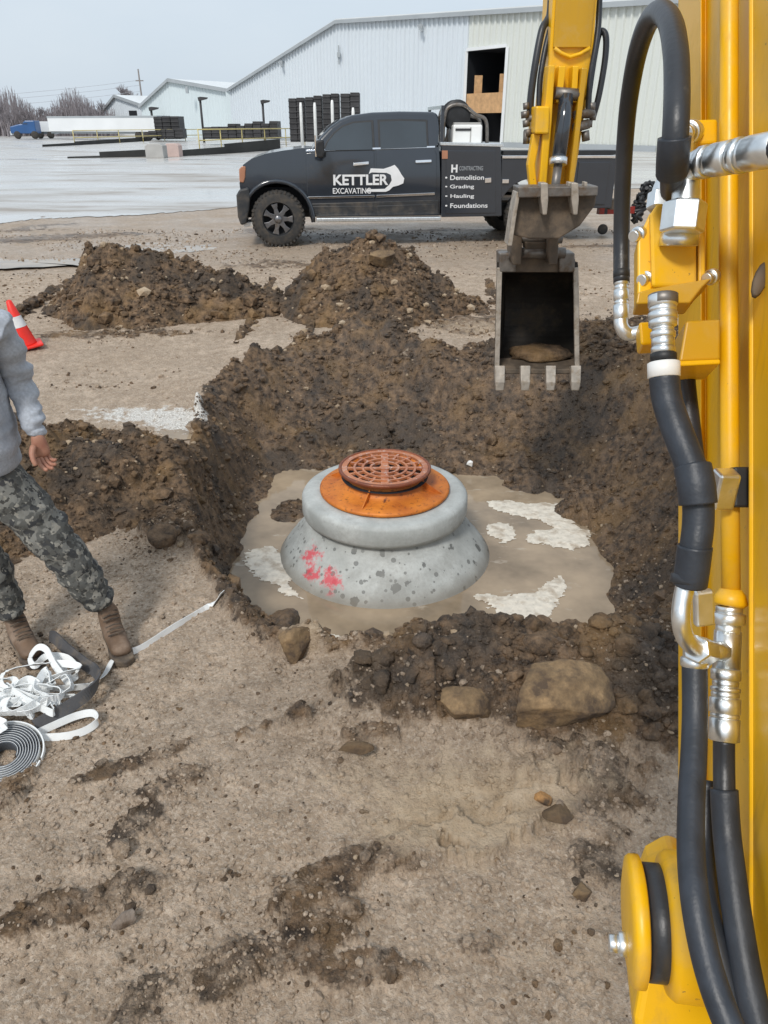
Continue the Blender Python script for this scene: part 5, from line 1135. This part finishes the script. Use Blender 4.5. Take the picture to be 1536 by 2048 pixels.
# ------------------------------------------------------------------ far yard
def stain_mat():
    m, nt, b = newmat('wet_concrete_paving'); tc = N(nt, 'ShaderNodeTexCoord').outputs['Object']
    mp = N(nt, 'ShaderNodeMapping'); mp.inputs['Scale'].default_value = (.10, .30, 1); mp.inputs['Rotation'].default_value = (0, 0, .35); L(nt, tc, mp.inputs['Vector'])
    n1 = noise(nt, mp.outputs[0], 1.6, 6, .62); n2 = noise(nt, tc, 1.2, 5, .6)
    c = mix(nt, ramp(nt, n1, .42, .62), (.56, .55, .53), (.42, .40, .37))
    c = mix(nt, math_(nt, 'MULTIPLY', ramp(nt, n1, .56, .66), .75), c, (.26, .205, .15)); c = mix(nt, math_(nt, 'MULTIPLY', ramp(nt, n2, .50, .75), .35), c, (.60, .59, .57))
    L(nt, c, b.inputs['Base Color']); L(nt, math_(nt, 'ADD', .10, math_(nt, 'MULTIPLY', ramp(nt, n1, .35, .6), .32)), b.inputs['Roughness'])
    return m
M['paving'] = stain_mat()
GZ = .29
pe = [PZ(u, v, GZ) for u, v in ((-700, 462), (-200, 455), (0, 448), (60, 440), (140, 436), (250, 432), (340, 426), (420, 420), (490, 412), (560, 404), (680, 400))]
poly = [(p.x, p.y) for p in pe] + [(8, 26), (20, 30), (40, 40), (60, 90), (60, 160), (-140, 160), (-140, 16)]
rj = random.Random(8); pj = []
for i in range(len(pe) - 1):
    for k in range(12):
        q = pe[i].lerp(pe[i + 1], k / 12); pj.append((q.x, q.y + rj.uniform(-.16, .16), GZ + .012))
pj += [(q[0], q[1], GZ + .012) for q in poly[len(pe) - 1:]]
tag(MB().add(pj, [tuple(range(len(pj)))]).build('paving', M['paving']), kind='structure')
# corrugated wall material
def wall_mat(name, c, period):
    m, nt, b = newmat(name); tc = N(nt, 'ShaderNodeTexCoord').outputs['Object']; sx = N(nt, 'ShaderNodeSeparateXYZ'); L(nt, tc, sx.inputs[0])
    n1 = noise(nt, tc, .08, 4, .6); cc_ = mix(nt, ramp(nt, n1, .3, .7), tuple(k * .95 for k in c), c)
    mp = N(nt, 'ShaderNodeMapping'); mp.inputs['Scale'].default_value = (2.2, 2.2, .12); L(nt, tc, mp.inputs['Vector'])
    cc_ = mix(nt, math_(nt, 'MULTIPLY', ramp(nt, noise(nt, mp.outputs[0], 1, 4, .6), .5, .8), .25), cc_, tuple(k * .75 for k in c))
    L(nt, cc_, b.inputs['Base Color']); b.inputs['Roughness'].default_value = .45; return m
M['wall_a'] = wall_mat('pale_blue_white_siding', (.66, .715, .76), 1); M['wall_b'] = wall_mat('cream_siding', (.66, .685, .645), 1); M['wall_c'] = wall_mat('pale_green_siding', (.63, .71, .735), 1)
def siding(mb, p0, dirv, nrm, L_, topf, step, depth=.06, z0=0.0):
    """ribbed steel wall as real folded sheet; topf gives the height at a distance"""
    xs = []; s = 0
    while s < L_:
        xs += [(s, 0), (s + step * .62, 0), (s + step * .70, depth), (s + step * .92, depth)]; s += step
    xs = [q for q in xs if q[0] < L_] + [(L_, 0)]
    vs = []; fs = []
    for s, o in xs:
        q = p0 + dirv * s + nrm * o; vs += [(q.x, q.y, z0), (q.x, q.y, topf(s))]
    for k in range(len(xs) - 1): fs.append((2 * k, 2 * k + 2, 2 * k + 3, 2 * k + 1))
    return mb.add(vs, fs, False)
def building(name, label, PA, PB, hA, hB, tR, hR, depth, m, split=None, m2=None, step=.9):
    """gable end from PA to PB (ground plan), eaves hA, hB, ridge hR at tR, running back"""
    PA, PB = Vector((*PA, 0)), Vector((*PB, 0)); d = PB - PA; L_ = d.length; d.normalize(); nb = Vector((-d.y, d.x, 0))
    if nb.y < 0: nb = -nb
    root = empty(name, PA + Vector((0, 0, GZ)), 0, label, 'warehouse', 'pale metal warehouses across the yard')
    def top(s): return hA + (hR - hA) * s / (tR * L_) if s < tR * L_ else hR + (hB - hR) * (s - tR * L_) / (L_ * (1 - tR))
    def wpt(s, o, z): q = d * s - nb * o; return Vector((q.x, q.y, z))
    return root, d, nb, L_, top, wpt
# ---- big warehouse
PA = PY(465, 270, 120); PB = PY(1318, 270, 62.5)
wh, d, nb, L_, top, wpt = building('warehouse', 'largest pale metal warehouse with a dark open door, behind the black truck', (PA.x, PA.y), (PB.x, PB.y), 5.9, 9.5, .391, 11.75, 60, M['wall_a'])
def s_at(u):   # distance along the wall where the photo column u meets it
    r = ray(u, 250); A2, B2 = Vector((PA.x, PA.y)), d.xy; R2 = Vector((r.x, r.y))
    det = B2.x * -R2.y + R2.x * B2.y; return ((-A2.x) * -R2.y + R2.x * (-A2.y)) / det
def z_at(u, v):
    s = s_at(u); q = Vector((PA.x, PA.y, 0)) + d * s; r = ray(u, v); return H + q.y / r.y * r.z - GZ
tRs = s_at(682); s_seam = s_at(1000)
zr, zl_, zrr = z_at(682, 42), z_at(466, 180), z_at(1300, 0)
def top(s): return zl_ + (zr - zl_) * s / tRs if s < tRs else zr + (zrr - zr) * (s - tRs) / (s_at(1300) - tRs)
dl, dr_, dt, dbt = s_at(930), s_at(1005), z_at(968, 98), z_at(968, 262)
Z3 = Vector((0, 0, 0))
mb = MB(); siding(mb, Z3, d, -nb, dl, top, .72, .15); mb.build('wall', M['wall_a'], wh)
mb = MB(); siding(mb, d * dr_, d, -nb, L_ - dr_ + 6, lambda s: top(s + dr_), .72, .15); mb.build('wall', M['wall_b'], wh)
mb = MB(); siding(mb, d * dl, d, -nb, dr_ - dl, lambda s: top(s + dl), .72, .15, dt); mb.build('wall', M['wall_b'], wh)
# door: dark bay with boarded lower half
ob = MB()
for s0, s1, z0_, z1_, bk in ((dl, dr_, 0, dt, 9),):
    a_, b_ = d * s0, d * s1
    ob.add([a_ + nb * bk, b_ + nb * bk, b_ + nb * bk + Vector((0, 0, z1_)), a_ + nb * bk + Vector((0, 0, z1_)), a_, b_, b_ + Vector((0, 0, z1_)), a_ + Vector((0, 0, z1_))], [(0, 1, 2, 3), (4, 7, 3, 0), (5, 1, 2, 6), (7, 6, 2, 3), (4, 0, 1, 5)])
ob.build('door_opening', M['dark'], wh)
mb = MB(); zA, zB = z_at(968, 226), z_at(968, 186); mb.add([d * (dl + .1) - nb * .05 + Vector((0, 0, zA)), d * (dr_ - .1) - nb * .05 + Vector((0, 0, zA)), d * (dr_ - .1) - nb * .05 + Vector((0, 0, zB)), d * (dl + .1) - nb * .05 + Vector((0, 0, zB)), d * (dl + .1) + nb * .2 + Vector((0, 0, zA)), d * (dr_ - .1) + nb * .2 + Vector((0, 0, zA)), d * (dr_ - .1) + nb * .2 + Vector((0, 0, zB)), d * (dl + .1) + nb * .2 + Vector((0, 0, zB))], [(0, 1, 2, 3), (7, 6, 5, 4), (0, 4, 5, 1), (1, 5, 6, 2), (2, 6, 7, 3), (3, 7, 4, 0)]); mb.build('door_boarding', M['woodpanel'], wh)
mb = MB()
for u, w_ in ((946, .7), (993, .5)):
    q = d * s_at(u) + nb * .4; mb.box(q + Vector((0, 0, zB + .5)), (w_, .3, 1.9))
mb.build('door_post', M['woodpanel'], wh)
mb = MB(); mb.bar(d * (dl - .1) - nb * .12 + Vector((0, 0, 0)), d * (dl - .1) - nb * .12 + Vector((0, 0, dt)), .25, .2); mb.bar(d * (dr_ + .1) - nb * .12, d * (dr_ + .1) - nb * .12 + Vector((0, 0, dt)), .25, .2); mb.bar(d * dl - nb * .12 + Vector((0, 0, dt + .1)), d * dr_ - nb * .12 + Vector((0, 0, dt + .1)), .2, .25); mb.build('door_trim', M['whitebox'], wh)
# roof planes and trims
mb = MB(); K = nb * 70
def rp(s, dz=0, o=.35): return d * s - nb * o + Vector((0, 0, top(s) + dz))
for s0, s1 in ((-.4, tRs), (tRs, L_ + 6)):
    a_, b_ = rp(max(s0, 0)), rp(s1); mb.add([a_, b_, b_ + K, a_ + K, a_ + Vector((0, 0, .18)), b_ + Vector((0, 0, .18)), b_ + K + Vector((0, 0, .18)), a_ + K + Vector((0, 0, .18))], [(0, 1, 2, 3), (7, 6, 5, 4), (0, 4, 5, 1), (1, 5, 6, 2), (2, 6, 7, 3), (3, 7, 4, 0)])
mb.build('roof', M['roofmetal'], wh)
M['trim'] = pmat('grey_trim', (.36, .39, .41), .5, 0, .08, .4)
mb = MB(); mb.bar(rp(0, -.1, .45), rp(tRs, -.1, .45), .12, .34); mb.bar(rp(tRs, -.1, .45), rp(L_ + 6, -.1, .45), .12, .34); mb.build('rake_trim', M['trim'], wh)
mb = MB(); mb.bar(d * .2 - nb * .2, d * .2 - nb * .2 + Vector((0, 0, zl_ - .2)), .7, .35); mb.build('corner_trim', M['wall_c'], wh)
mb = MB(); mb.bar(-nb * .15 + d * .0 + Vector((0, 0, .2)), d * L_ - nb * .15 + Vector((0, 0, .2)), .1, .45); mb.build('base_trim', M['trim'], wh)
mb = MB(); mb.add([Z3, K, K + Vector((0, 0, zl_)), Vector((0, 0, zl_))], [(0, 1, 2, 3)]); mb.build('side_wall', M['wall_c'], wh)
for u, v in ((574, 126), (686, 110), (843, 54)):
    s = s_at(u); z = z_at(u, v); q = d * s - nb * .35 + Vector((0, 0, z)); mb = MB(); mb.box(q, (.35, .5, .45)); mb.bar(q + Vector((0, 0, .1)) - nb * .3, q + Vector((.15, -.5, -.45)), .3, .12) if u != 686 else mb.bar(q - Vector((0, 0, .9)), q + Vector((0, 0, .9)), .14, .14)
    mb.build('wall_lamp', M['trim'], wh)
# ---- smaller warehouses behind it to the left
def gable(label, u0, v0, uR, vR, u1, v1, Y0, Y1, m, back, back_dir=None):
    A_, B_ = PY(u0, v0, Y0), PY(u1, v1, Y1); dd = (B_ - A_); dd.z = 0; Ls = dd.length; dd.normalize(); n_ = Vector((-dd.y, dd.x, 0)); n_ = n_ if n_.y > 0 else -n_
    root = empty('warehouse', (A_.x, A_.y, GZ), 0, label, 'warehouse', 'pale metal warehouses across the yard')
    r = ray(uR, vR); B2, R2, A2 = dd.xy, Vector((r.x, r.y)), Vector((A_.x, A_.y)); det = B2.x * -R2.y + R2.x * B2.y; sR = ((-A2.x) * -R2.y + R2.x * (-A2.y)) / det
    q = A_ + dd * sR; zR = H + q.y / r.y * r.z - GZ; h0, h1 = A_.z - GZ, B_.z - GZ
    tf = lambda s: h0 + (zR - h0) * s / sR if s < sR else zR + (h1 - zR) * (s - sR) / (Ls - sR)
    mb = MB(); siding(mb, Vector((0, 0, 0)), dd, -n_, sR, tf, .8, .07); siding(mb, dd * sR, dd, -n_, Ls - sR, lambda s: tf(s + sR), .8, .07); mb.build('wall', m, root)
    K_ = (back_dir or n_) * back; mb = MB()
    for s0, s1 in ((0, sR), (sR, Ls)):
        a_, b_ = dd * s0 - n_ * .4 + Vector((0, 0, tf(s0))), dd * s1 - n_ * .4 + Vector((0, 0, tf(s1))); up_ = Vector((0, 0, .2)); mb.add([a_, b_, b_ + K_, a_ + K_, a_ + up_, b_ + up_, b_ + K_ + up_, a_ + K_ + up_], [(0, 1, 2, 3), (7, 6, 5, 4), (0, 4, 5, 1), (1, 5, 6, 2), (2, 6, 7, 3), (3, 7, 4, 0)])
    mb.build('roof', M['roofmetal'], root)
    mb = MB(); f = lambda s: dd * s - n_ * .5 + Vector((0, 0, tf(s))); mb.bar(f(0), f(sR), .12, .4); mb.bar(f(sR), f(Ls), .12, .5); mb.build('rake_trim', M['trim'], root)
    mb = MB(); mb.add([Vector((0, 0, 0)), K_, K_ + Vector((0, 0, h0)), Vector((0, 0, h0))], [(0, 1, 2, 3)]); mb.build('side_wall', m, root)
    return root, dd, n_, tf, A_
w2, d2_, n2_, tf2, A2_ = gable('mid sized pale green warehouse left of the largest one', 282, 214, 340, 160, 466, 182, 146, 128, M['wall_c'], 60, Vector((.55, .83, 0)))
for u, v, w_, h_ in ((374, 180, .4, .9), (440, 204, .5, .6)):
    p = PY(u, v, 133); mb = MB(); mb.box(p - Vector((A2_.x, A2_.y, GZ)), (w_, .5, h_)); mb.build('wall_lamp', M['trim'], w2)
w3, *_ = gable('farthest small white warehouse above the white trailer', 200, 232, 232, 192, 290, 212, 172, 160, M['wall_a'], 45, Vector((.6, .8, 0)))
p = PY(266, 226, 158.5); mb = MB(); mb.bx(-.7, .7, -.2, .2, -1.2, .4); o = mb.build('window', M['dark'], w3); o.location = p - w3.location
# ---- white semi trailer and blue tractor
def gpt(u, v): return PZ(u, v, GZ)
q0, q1 = PY(100, 270, 118), PY(318, 270, 110)
tl = empty('semi_trailer', (q0.x, q0.y, GZ), math.atan2(q1.y - q0.y, q1.x - q0.x), 'long white box semi trailer parked before the farthest warehouse', 'trailer'); Lt = (q1 - q0).xy.length
zt_ = PY(200, 233, 115).z - GZ
MB().bx(0, Lt, 0, 2.6, 1.0, zt_).build('box_body', M['whitebox'], tl, .05); MB().bx(-.02, Lt + .02, -.02, 2.62, zt_ - .18, zt_ + .06).build('top_rail', M['trim'], tl)
MB().bx(0, Lt, .3, 2.3, .75, 1.0).build('frame_rail', M['trim'], tl)
for x in (Lt - 2.2, Lt - 3.6):
    for y_ in (.05, 2.3): MB().lathe([(.3, 0), (.5, .02), (.52, .15), (.5, .28), (.3, .3)], (x, y_, .52), (0, 1, 0), 16).build('wheel', M['tyre'], tl)
q0 = PY(70, 270, 124); t2 = empty('semi_trailer', (q0.x, q0.y, GZ), .1, 'short white trailer box between the blue tractor and the long trailer', 'trailer'); z2_ = PY(85, 243, 124).z - GZ
MB().bx(0, 2.9, 0, 2.4, .9, z2_).build('box_body', M['whitebox'], t2, .05); MB().bx(0, 2.9, .3, 2.1, .6, .9).build('frame_rail', M['trim'], t2)
for x in (.7, 2.2): MB().lathe([(.2, 0), (.5, .02), (.52, .15), (.5, .28), (.2, .3)], (x, .05, .5), (0, 1, 0), 14).build('wheel', M['tyre'], t2)
q0 = PY(22, 270, 120); bt_ = empty('tractor_unit', (q0.x, q0.y, GZ), .08, 'blue truck tractor at the far left edge of the yard', 'truck')
zb_ = PY(60, 241, 120).z - GZ; w_ = PY(72, 270, 120).x - q0.x
MB().prism([(0, .7), (.05, 1.6), (w_ * .38, 1.9), (w_ * .50, zb_ * .82), (w_ * .62, zb_), (w_, zb_), (w_, .7)], (0, 0, 0), (1, 0, 0), (0, 0, 1), (0, 2.4, 0)).build('cab', M['blue'], bt_, .12)
MB().prism([(w_ * .46, 2.0), (w_ * .54, zb_ * .80), (w_ * .72, zb_ * .80), (w_ * .72, 2.0)], (0, -.02, 0), (1, 0, 0), (0, 0, 1), (0, .05, 0)).build('window', M['glass'], bt_)
MB().bx(-.1, .15, .1, 2.3, .5, 1.0).build('bumper', M['chrome'], bt_)
for x in (.9, w_ - .3): MB().lathe([(.2, 0), (.5, .02), (.54, .15), (.5, .28), (.2, .3)], (x, -.02, .54), (0, 1, 0), 16).build('wheel', M['tyre'], bt_)
# ---- stacks of dark stuff
def dstack(label, u0, u1, v0, v1, Y, dep, cols, uneven, seed, m='darkplastic', name='pipe_stack', cat='pipe stack', group='dark stacks along the yard', v0b=None):
    a, b = PY(u0, v1, Y), PY(u1, v1, Y); zt0 = PY(u0, v0, Y).z; zt1 = PY(u1, v0b or v0, Y).z; g = random.Random(seed); w = (b.x - a.x) / cols
    root = empty(name, (a.x, Y, GZ), 0, label, cat, group)
    for k in range(cols):
        z = zt0 + (zt1 - zt0) * (k + .5) / cols - GZ; z *= g.uniform(1 - uneven, 1)
        mb = MB(); mb.bx(k * w, k * w + w * .94, 0, dep, max(0, a.z - GZ), z)
        nl = max(2, int(z / .45))
        for j in range(nl): zz0 = max(0, a.z - GZ) + (z - max(0, a.z - GZ)) * (j + .5) / nl; mb.bx(k * w - .02, k * w + w * .94 + .02, -.06, .0, zz0 - .06, zz0 + .06)
        mb.build('bundle', M[m], root, .06)
    return root
for k, (u0, u1, va, vb_) in enumerate(((581, 612, 197, 194), (614, 646, 193, 190), (648, 680, 189, 186), (683, 721, 186, 183))):
    lab = ('black wrapped stack nearest the truck roof left end, first of the tall four', 'second from the left of the four tall black wrapped stacks', 'third from the left of the four tall black wrapped stacks', 'widest and tallest black wrapped stack, right end of the four')[k]
    dstack(lab, u0, u1, va, 284, 74 - k * 1.2, 2.4, 2, .02, k, 'darkplastic', 'wrapped_stack', 'wrapped stack', 'tall black wrapped stacks behind the truck hood', vb_)
for k, (u, v) in enumerate(((601, 205), (629, 205), (664, 200), (706, 215))):
    p = PY(u, v, 68 - k); p0 = PY(u, 300, 68 - k); mb = MB(); mb.tube([(p.x, p.y, GZ), (p.x, p.y, p.z - .3), (p.x, p.y, p.z)], [.13, .12, .08], 10); o = mb.build('bollard', M['white']); o.location = (0, 0, 0)
    tag(o, ('white bollard in front of the left end of the tall black stacks', 'thick white bollard just left of the truck mirror', 'white bollard above the truck windscreen', 'short white bollard by the right end of the tall black stacks')[k], 'bollard', 'white bollards before the tall black stacks')
dstack('low wide dark stack under the yard lamps, rising to the right', 408, 557, 252, 278, 84, 3, 9, .14, 9, v0b=238)
dstack('grey black crate stack at the right end of the long white trailer', 312, 362, 231, 278, 104, 3, 3, .08, 12)
dstack('low dark heap at the foot of the grey black crate stack', 298, 368, 257, 276, 102, 2, 4, .2, 14)
# dark retaining walls and blocks of the dock
def wallrun(label, pix, v_h, m, name='dock_wall', th=.4):
    pts = [gpt(u, v) for u, v in pix]; root = None; mb = MB()
    for (a, b, h) in zip(pts[:-1], pts[1:], v_h): mb.add([a, b, b + Vector((0, 0, h)), a + Vector((0, 0, h * .8)), a + Vector((0, th, 0)), b + Vector((0, th, 0)), b + Vector((0, th, h)), a + Vector((0, th, h * .8))], [(0, 1, 2, 3), (7, 6, 5, 4), (0, 4, 5, 1), (1, 5, 6, 2), (2, 6, 7, 3), (3, 7, 4, 0)])
    return tag(mb.build(name, M[m]), label, 'low wall', 'low dark walls of the loading dock')
M['darkwall'] = pmat('dark_stained_wall', (.035, .035, .033), .8, 0, .4, .6)
wallrun('low dark wall ending at the grey concrete block', [(135, 317), (200, 316), (294, 314)], [.12, .42], 'darkwall')
wallrun('low dark wall running from the pink block to the truck hood', [(358, 313), (450, 308), (560, 300)], [.45, .8], 'darkwall')
wallrun('far thin dark kerb wall below the white trailer', [(85, 294), (150, 291), (300, 282)], [.25, .45], 'darkwall')
for lab, u0, u1, v0, v1, m in (('grey concrete block at the end of the dock wall', 292, 328, 287, 317, 'conc'), ('faded pink concrete block beside the grey one', 330, 359, 287, 314, 'pinkconc'), ('small white block under the yellow rail near the truck hood', 482, 512, 288, 303, 'whitebox')):
    a, b = gpt(u0, v1), gpt(u1, v1); z = PY(u0, v0, a.y).z - GZ
    o = MB().prism([(0, 0), (b.x - a.x, 0), (b.x - a.x, z * .85), ((b.x - a.x) * .8, z), ((b.x - a.x) * .2, z), (0, z * .85)], (0, 0, 0), (1, 0, 0), (0, 0, 1), (0, 1.0, 0)).build('concrete_block', M[m], None, .04); o.location = (a.x, a.y, GZ); tag(o, lab, 'concrete block', 'concrete blocks at the dock')
# yellow guard rails
def rail(label, pix, hgt, posts):
    pts = [gpt(u, v) for u, v in pix]; root = empty('guard_rail', pts[0], 0, label, 'guard rail', 'yellow guard rails of the dock'); o = pts[0]
    for h in (.5, 1.0): MB().tube([p - o + Vector((0, 0, h * hgt)) for p in pts], .042, 6).build('rail', M['railyellow'], root)
    tot = len(pts) - 1
    for k in range(posts):
        t = k / (posts - 1) * tot; i = min(int(t), tot - 1); p = pts[i].lerp(pts[i + 1], t - i) - o; MB().tube([p, p + Vector((0, 0, hgt * 1.02))], .045, 6).build('post', M['railyellow'], root)
rail('yellow guard rail before the low wide dark stack, nearest to the truck', [(400, 303), (470, 298), (545, 294), (610, 290)], 1.5, 6)
rail('yellow guard rail standing farther back below the white trailer', [(150, 290), (240, 286), (330, 283), (410, 281)], 1.3, 7)
# yard lamps
for u, v0, v1, Y, lab in ((400, 198, 262, 96, 'taller yard lamp post left of the low wide dark stack'), (525, 204, 262, 92, 'yard lamp post rising behind the low wide dark stack'), (302, 218, 240, 140, 'small yard lamp post over the right end of the white trailer')):
    p = PY(u, v0, Y); root = empty('yard_lamp', (p.x, Y, GZ), 0, lab, 'lamp post', 'yard lamp posts'); h = p.z - GZ; s = Y / 96
    MB().tube([(0, 0, 0), (0, 0, h)], .13 * s, 8).build('post', M['darkplastic'], root); MB().prism([(-.15, -.2), (.75, .0), (.85, .16), (.1, .22), (-.2, .15)], (0, -.3 * s, h), (s, 0, 0), (0, 0, s), (0, .6 * s, 0)).build('lamp_head', M['darkplastic'], root)
# ---- bare trees
def tree(label, u, vt, Y, seed, name='bare_tree', spread=.55, depth=6):
    g = random.Random(seed); b = PY(u, 275, Y); hgt = PY(u, vt, Y).z - GZ; root = empty(name, (b.x, Y, GZ - .1), 0, label, 'tree', 'bare trees along the horizon'); tr_ = MB(); cr = MB()
    def br(p, dv, l, r, k):
        q = p + dv * l; mid_ = (p + q) / 2 + Vector((g.gauss(0, .05), g.gauss(0, .05), 0)) * l
        (tr_ if k >= depth - 1 else cr).tube([p, mid_, q], [r, r * .85, r * .65], 4 if k < 4 else 6, False)
        if k <= 0: return
        for j in range(3 if k < depth else 2 + (seed % 2)):
            ax_ = Vector((g.gauss(0, 1), g.gauss(0, 1), g.gauss(0, .35))); nd = (dv + ax_.normalized() * spread * g.uniform(.5, 1.25) + Vector((0, 0, .16))).normalized(); br(p + dv * l * g.uniform(.55, 1), nd, l * g.uniform(.62, .82), r * .62, k - 1)
    br(Vector((0, 0, 0)), Vector((g.gauss(0, .05), 0, 1)).normalized(), hgt * .30, hgt * .034, depth)
    tr_.build('trunk', M['bark'], root); cr.build('crown', M['bark'], root)
spec = [(-30, 196, 150), (8, 190, 148), (18, 206, 140), (48, 212, 150), (70, 202, 152), (92, 198, 160), (112, 210, 150), (135, 205, 155), (152, 200, 165), (170, 204, 158), (185, 208, 150), (205, 192, 165), (222, 200, 175)]
labs = ['bare tree at the left picture edge', 'tall bare tree near the left edge, above the blue tractor', 'low bushy bare tree behind the blue tractor', 'bare tree just right of the blue tractor', 'bare tree above the short white trailer box', 'thin tall bare tree above the left end of the long trailer', 'low bare tree above the left part of the long trailer', 'bare tree second from the long trailer left end', 'bare tree over the middle left of the long trailer', 'bare tree over the middle of the long trailer', 'short bare tree over the middle of the long trailer', 'tall bare tree just left of the farthest warehouse', 'bare tree partly hidden by the farthest warehouse']
for k, ((u, v, Y), lab) in enumerate(zip(spec, labs)): tree(lab, u, v, Y, 40 + k, depth=6)
tree('lone bare tree rising behind the roof of the farthest warehouse', 256, 148, 190, 71, spread=.5)
# thicket behind
mb = MB(); g = random.Random(4)
for k in range(5200):
    u = g.uniform(-260, 235); Y = g.uniform(150, 185); b = PY(u, 275, Y); h = g.uniform(2.0, 6.2) * (1 + .3 * math.sin(u * .05)); q = Vector((b.x, Y, GZ)); t = Vector((g.gauss(0, .5), g.gauss(0, .3), h))
    mb.tube([q, q + t * .5 + Vector((g.gauss(0, .15), 0, 0)), q + t], [.08, .06, .03], 3, False)
tag(mb.build('thicket', M['bark']), 'grey brown thicket of bare brush along the horizon', 'thicket', kind='stuff')
# utility pole and lines
p = PY(276, 138, 180); up_ = empty('utility_pole', (p.x, 180, GZ), 0, 'wooden utility pole behind the farthest warehouse roof', 'utility pole')
MB().tube([(0, 0, 0), (0, 0, p.z - GZ)], [.22, .15], 8).build('pole', M['wood'], up_); MB().bx(-.8, .8, -.08, .08, p.z - GZ - 2.2, p.z - GZ - 2.0).build('crossarm', M['wood'], up_)
mb = MB()
for dz in (-2.0, -2.9, -4.0): mb.tube([Vector((p.x, 180, p.z + dz)).lerp(Vector((-170, 190, p.z + dz - .4)), t) - Vector((0, 0, 3.2 * 4 * t * (1 - t))) for t in [k / 14 for k in range(15)]], .028, 4)
M['wire'] = pmat('grey_wire', (.45, .47, .50), .6)
tag(mb.build('power_line', M['wire']), 'thin overhead power lines crossing the sky at the left', 'power line')
# low rise of land behind everything
# ------------------------------------------------------------------ sky and light
w = bpy.data.worlds.new('World'); sc.world = w; w.use_nodes = True; nt = w.node_tree; bg = nt.nodes['Background']
sky = N(nt, 'ShaderNodeTexSky'); sky.sky_type = 'NISHITA'; sky.sun_disc = False; SE, SR = R(48), R(205); sky.sun_elevation = SE; sky.sun_rotation = SR; sky.air_density = 1.0; sky.dust_density = 3.5; sky.ozone_density = 1
tc = N(nt, 'ShaderNodeTexCoord').outputs['Generated']
mp = N(nt, 'ShaderNodeMapping'); mp.inputs['Scale'].default_value = (1, 1, 2.6); L(nt, tc, mp.inputs['Vector'])
cl = ramp(nt, noise(nt, mp.outputs[0], 2.2, 5, .55), .3, .75)
cloud = mix(nt, cl, (4.5, 5.2, 5.9), (5.2, 5.75, 6.3))
L(nt, mix(nt, .88, sky.outputs[0], cloud), bg.inputs['Color']); bg.inputs['Strength'].default_value = .1
sun = bpy.data.lights.new('sun', 'SUN'); sun.energy = 1.5; sun.angle = R(11); sun.color = (1, .96, .9); so = bpy.data.objects.new('sun', sun); col.objects.link(so)
az_ = SR; dirs_ = Vector((math.sin(az_) * math.cos(SE), math.cos(az_) * math.cos(SE), math.sin(SE))); so.rotation_euler = dirs_.to_track_quat('Z', 'Y').to_euler()
vs_ = sc.view_settings; vs_.view_transform = 'Standard'; vs_.look = 'None'; vs_.exposure = .55; vs_.gamma = 1
sc.cycles.max_bounces = 6; sc.cycles.diffuse_bounces = 3; sc.cycles.glossy_bounces = 3; sc.cycles.use_adaptive_sampling = True
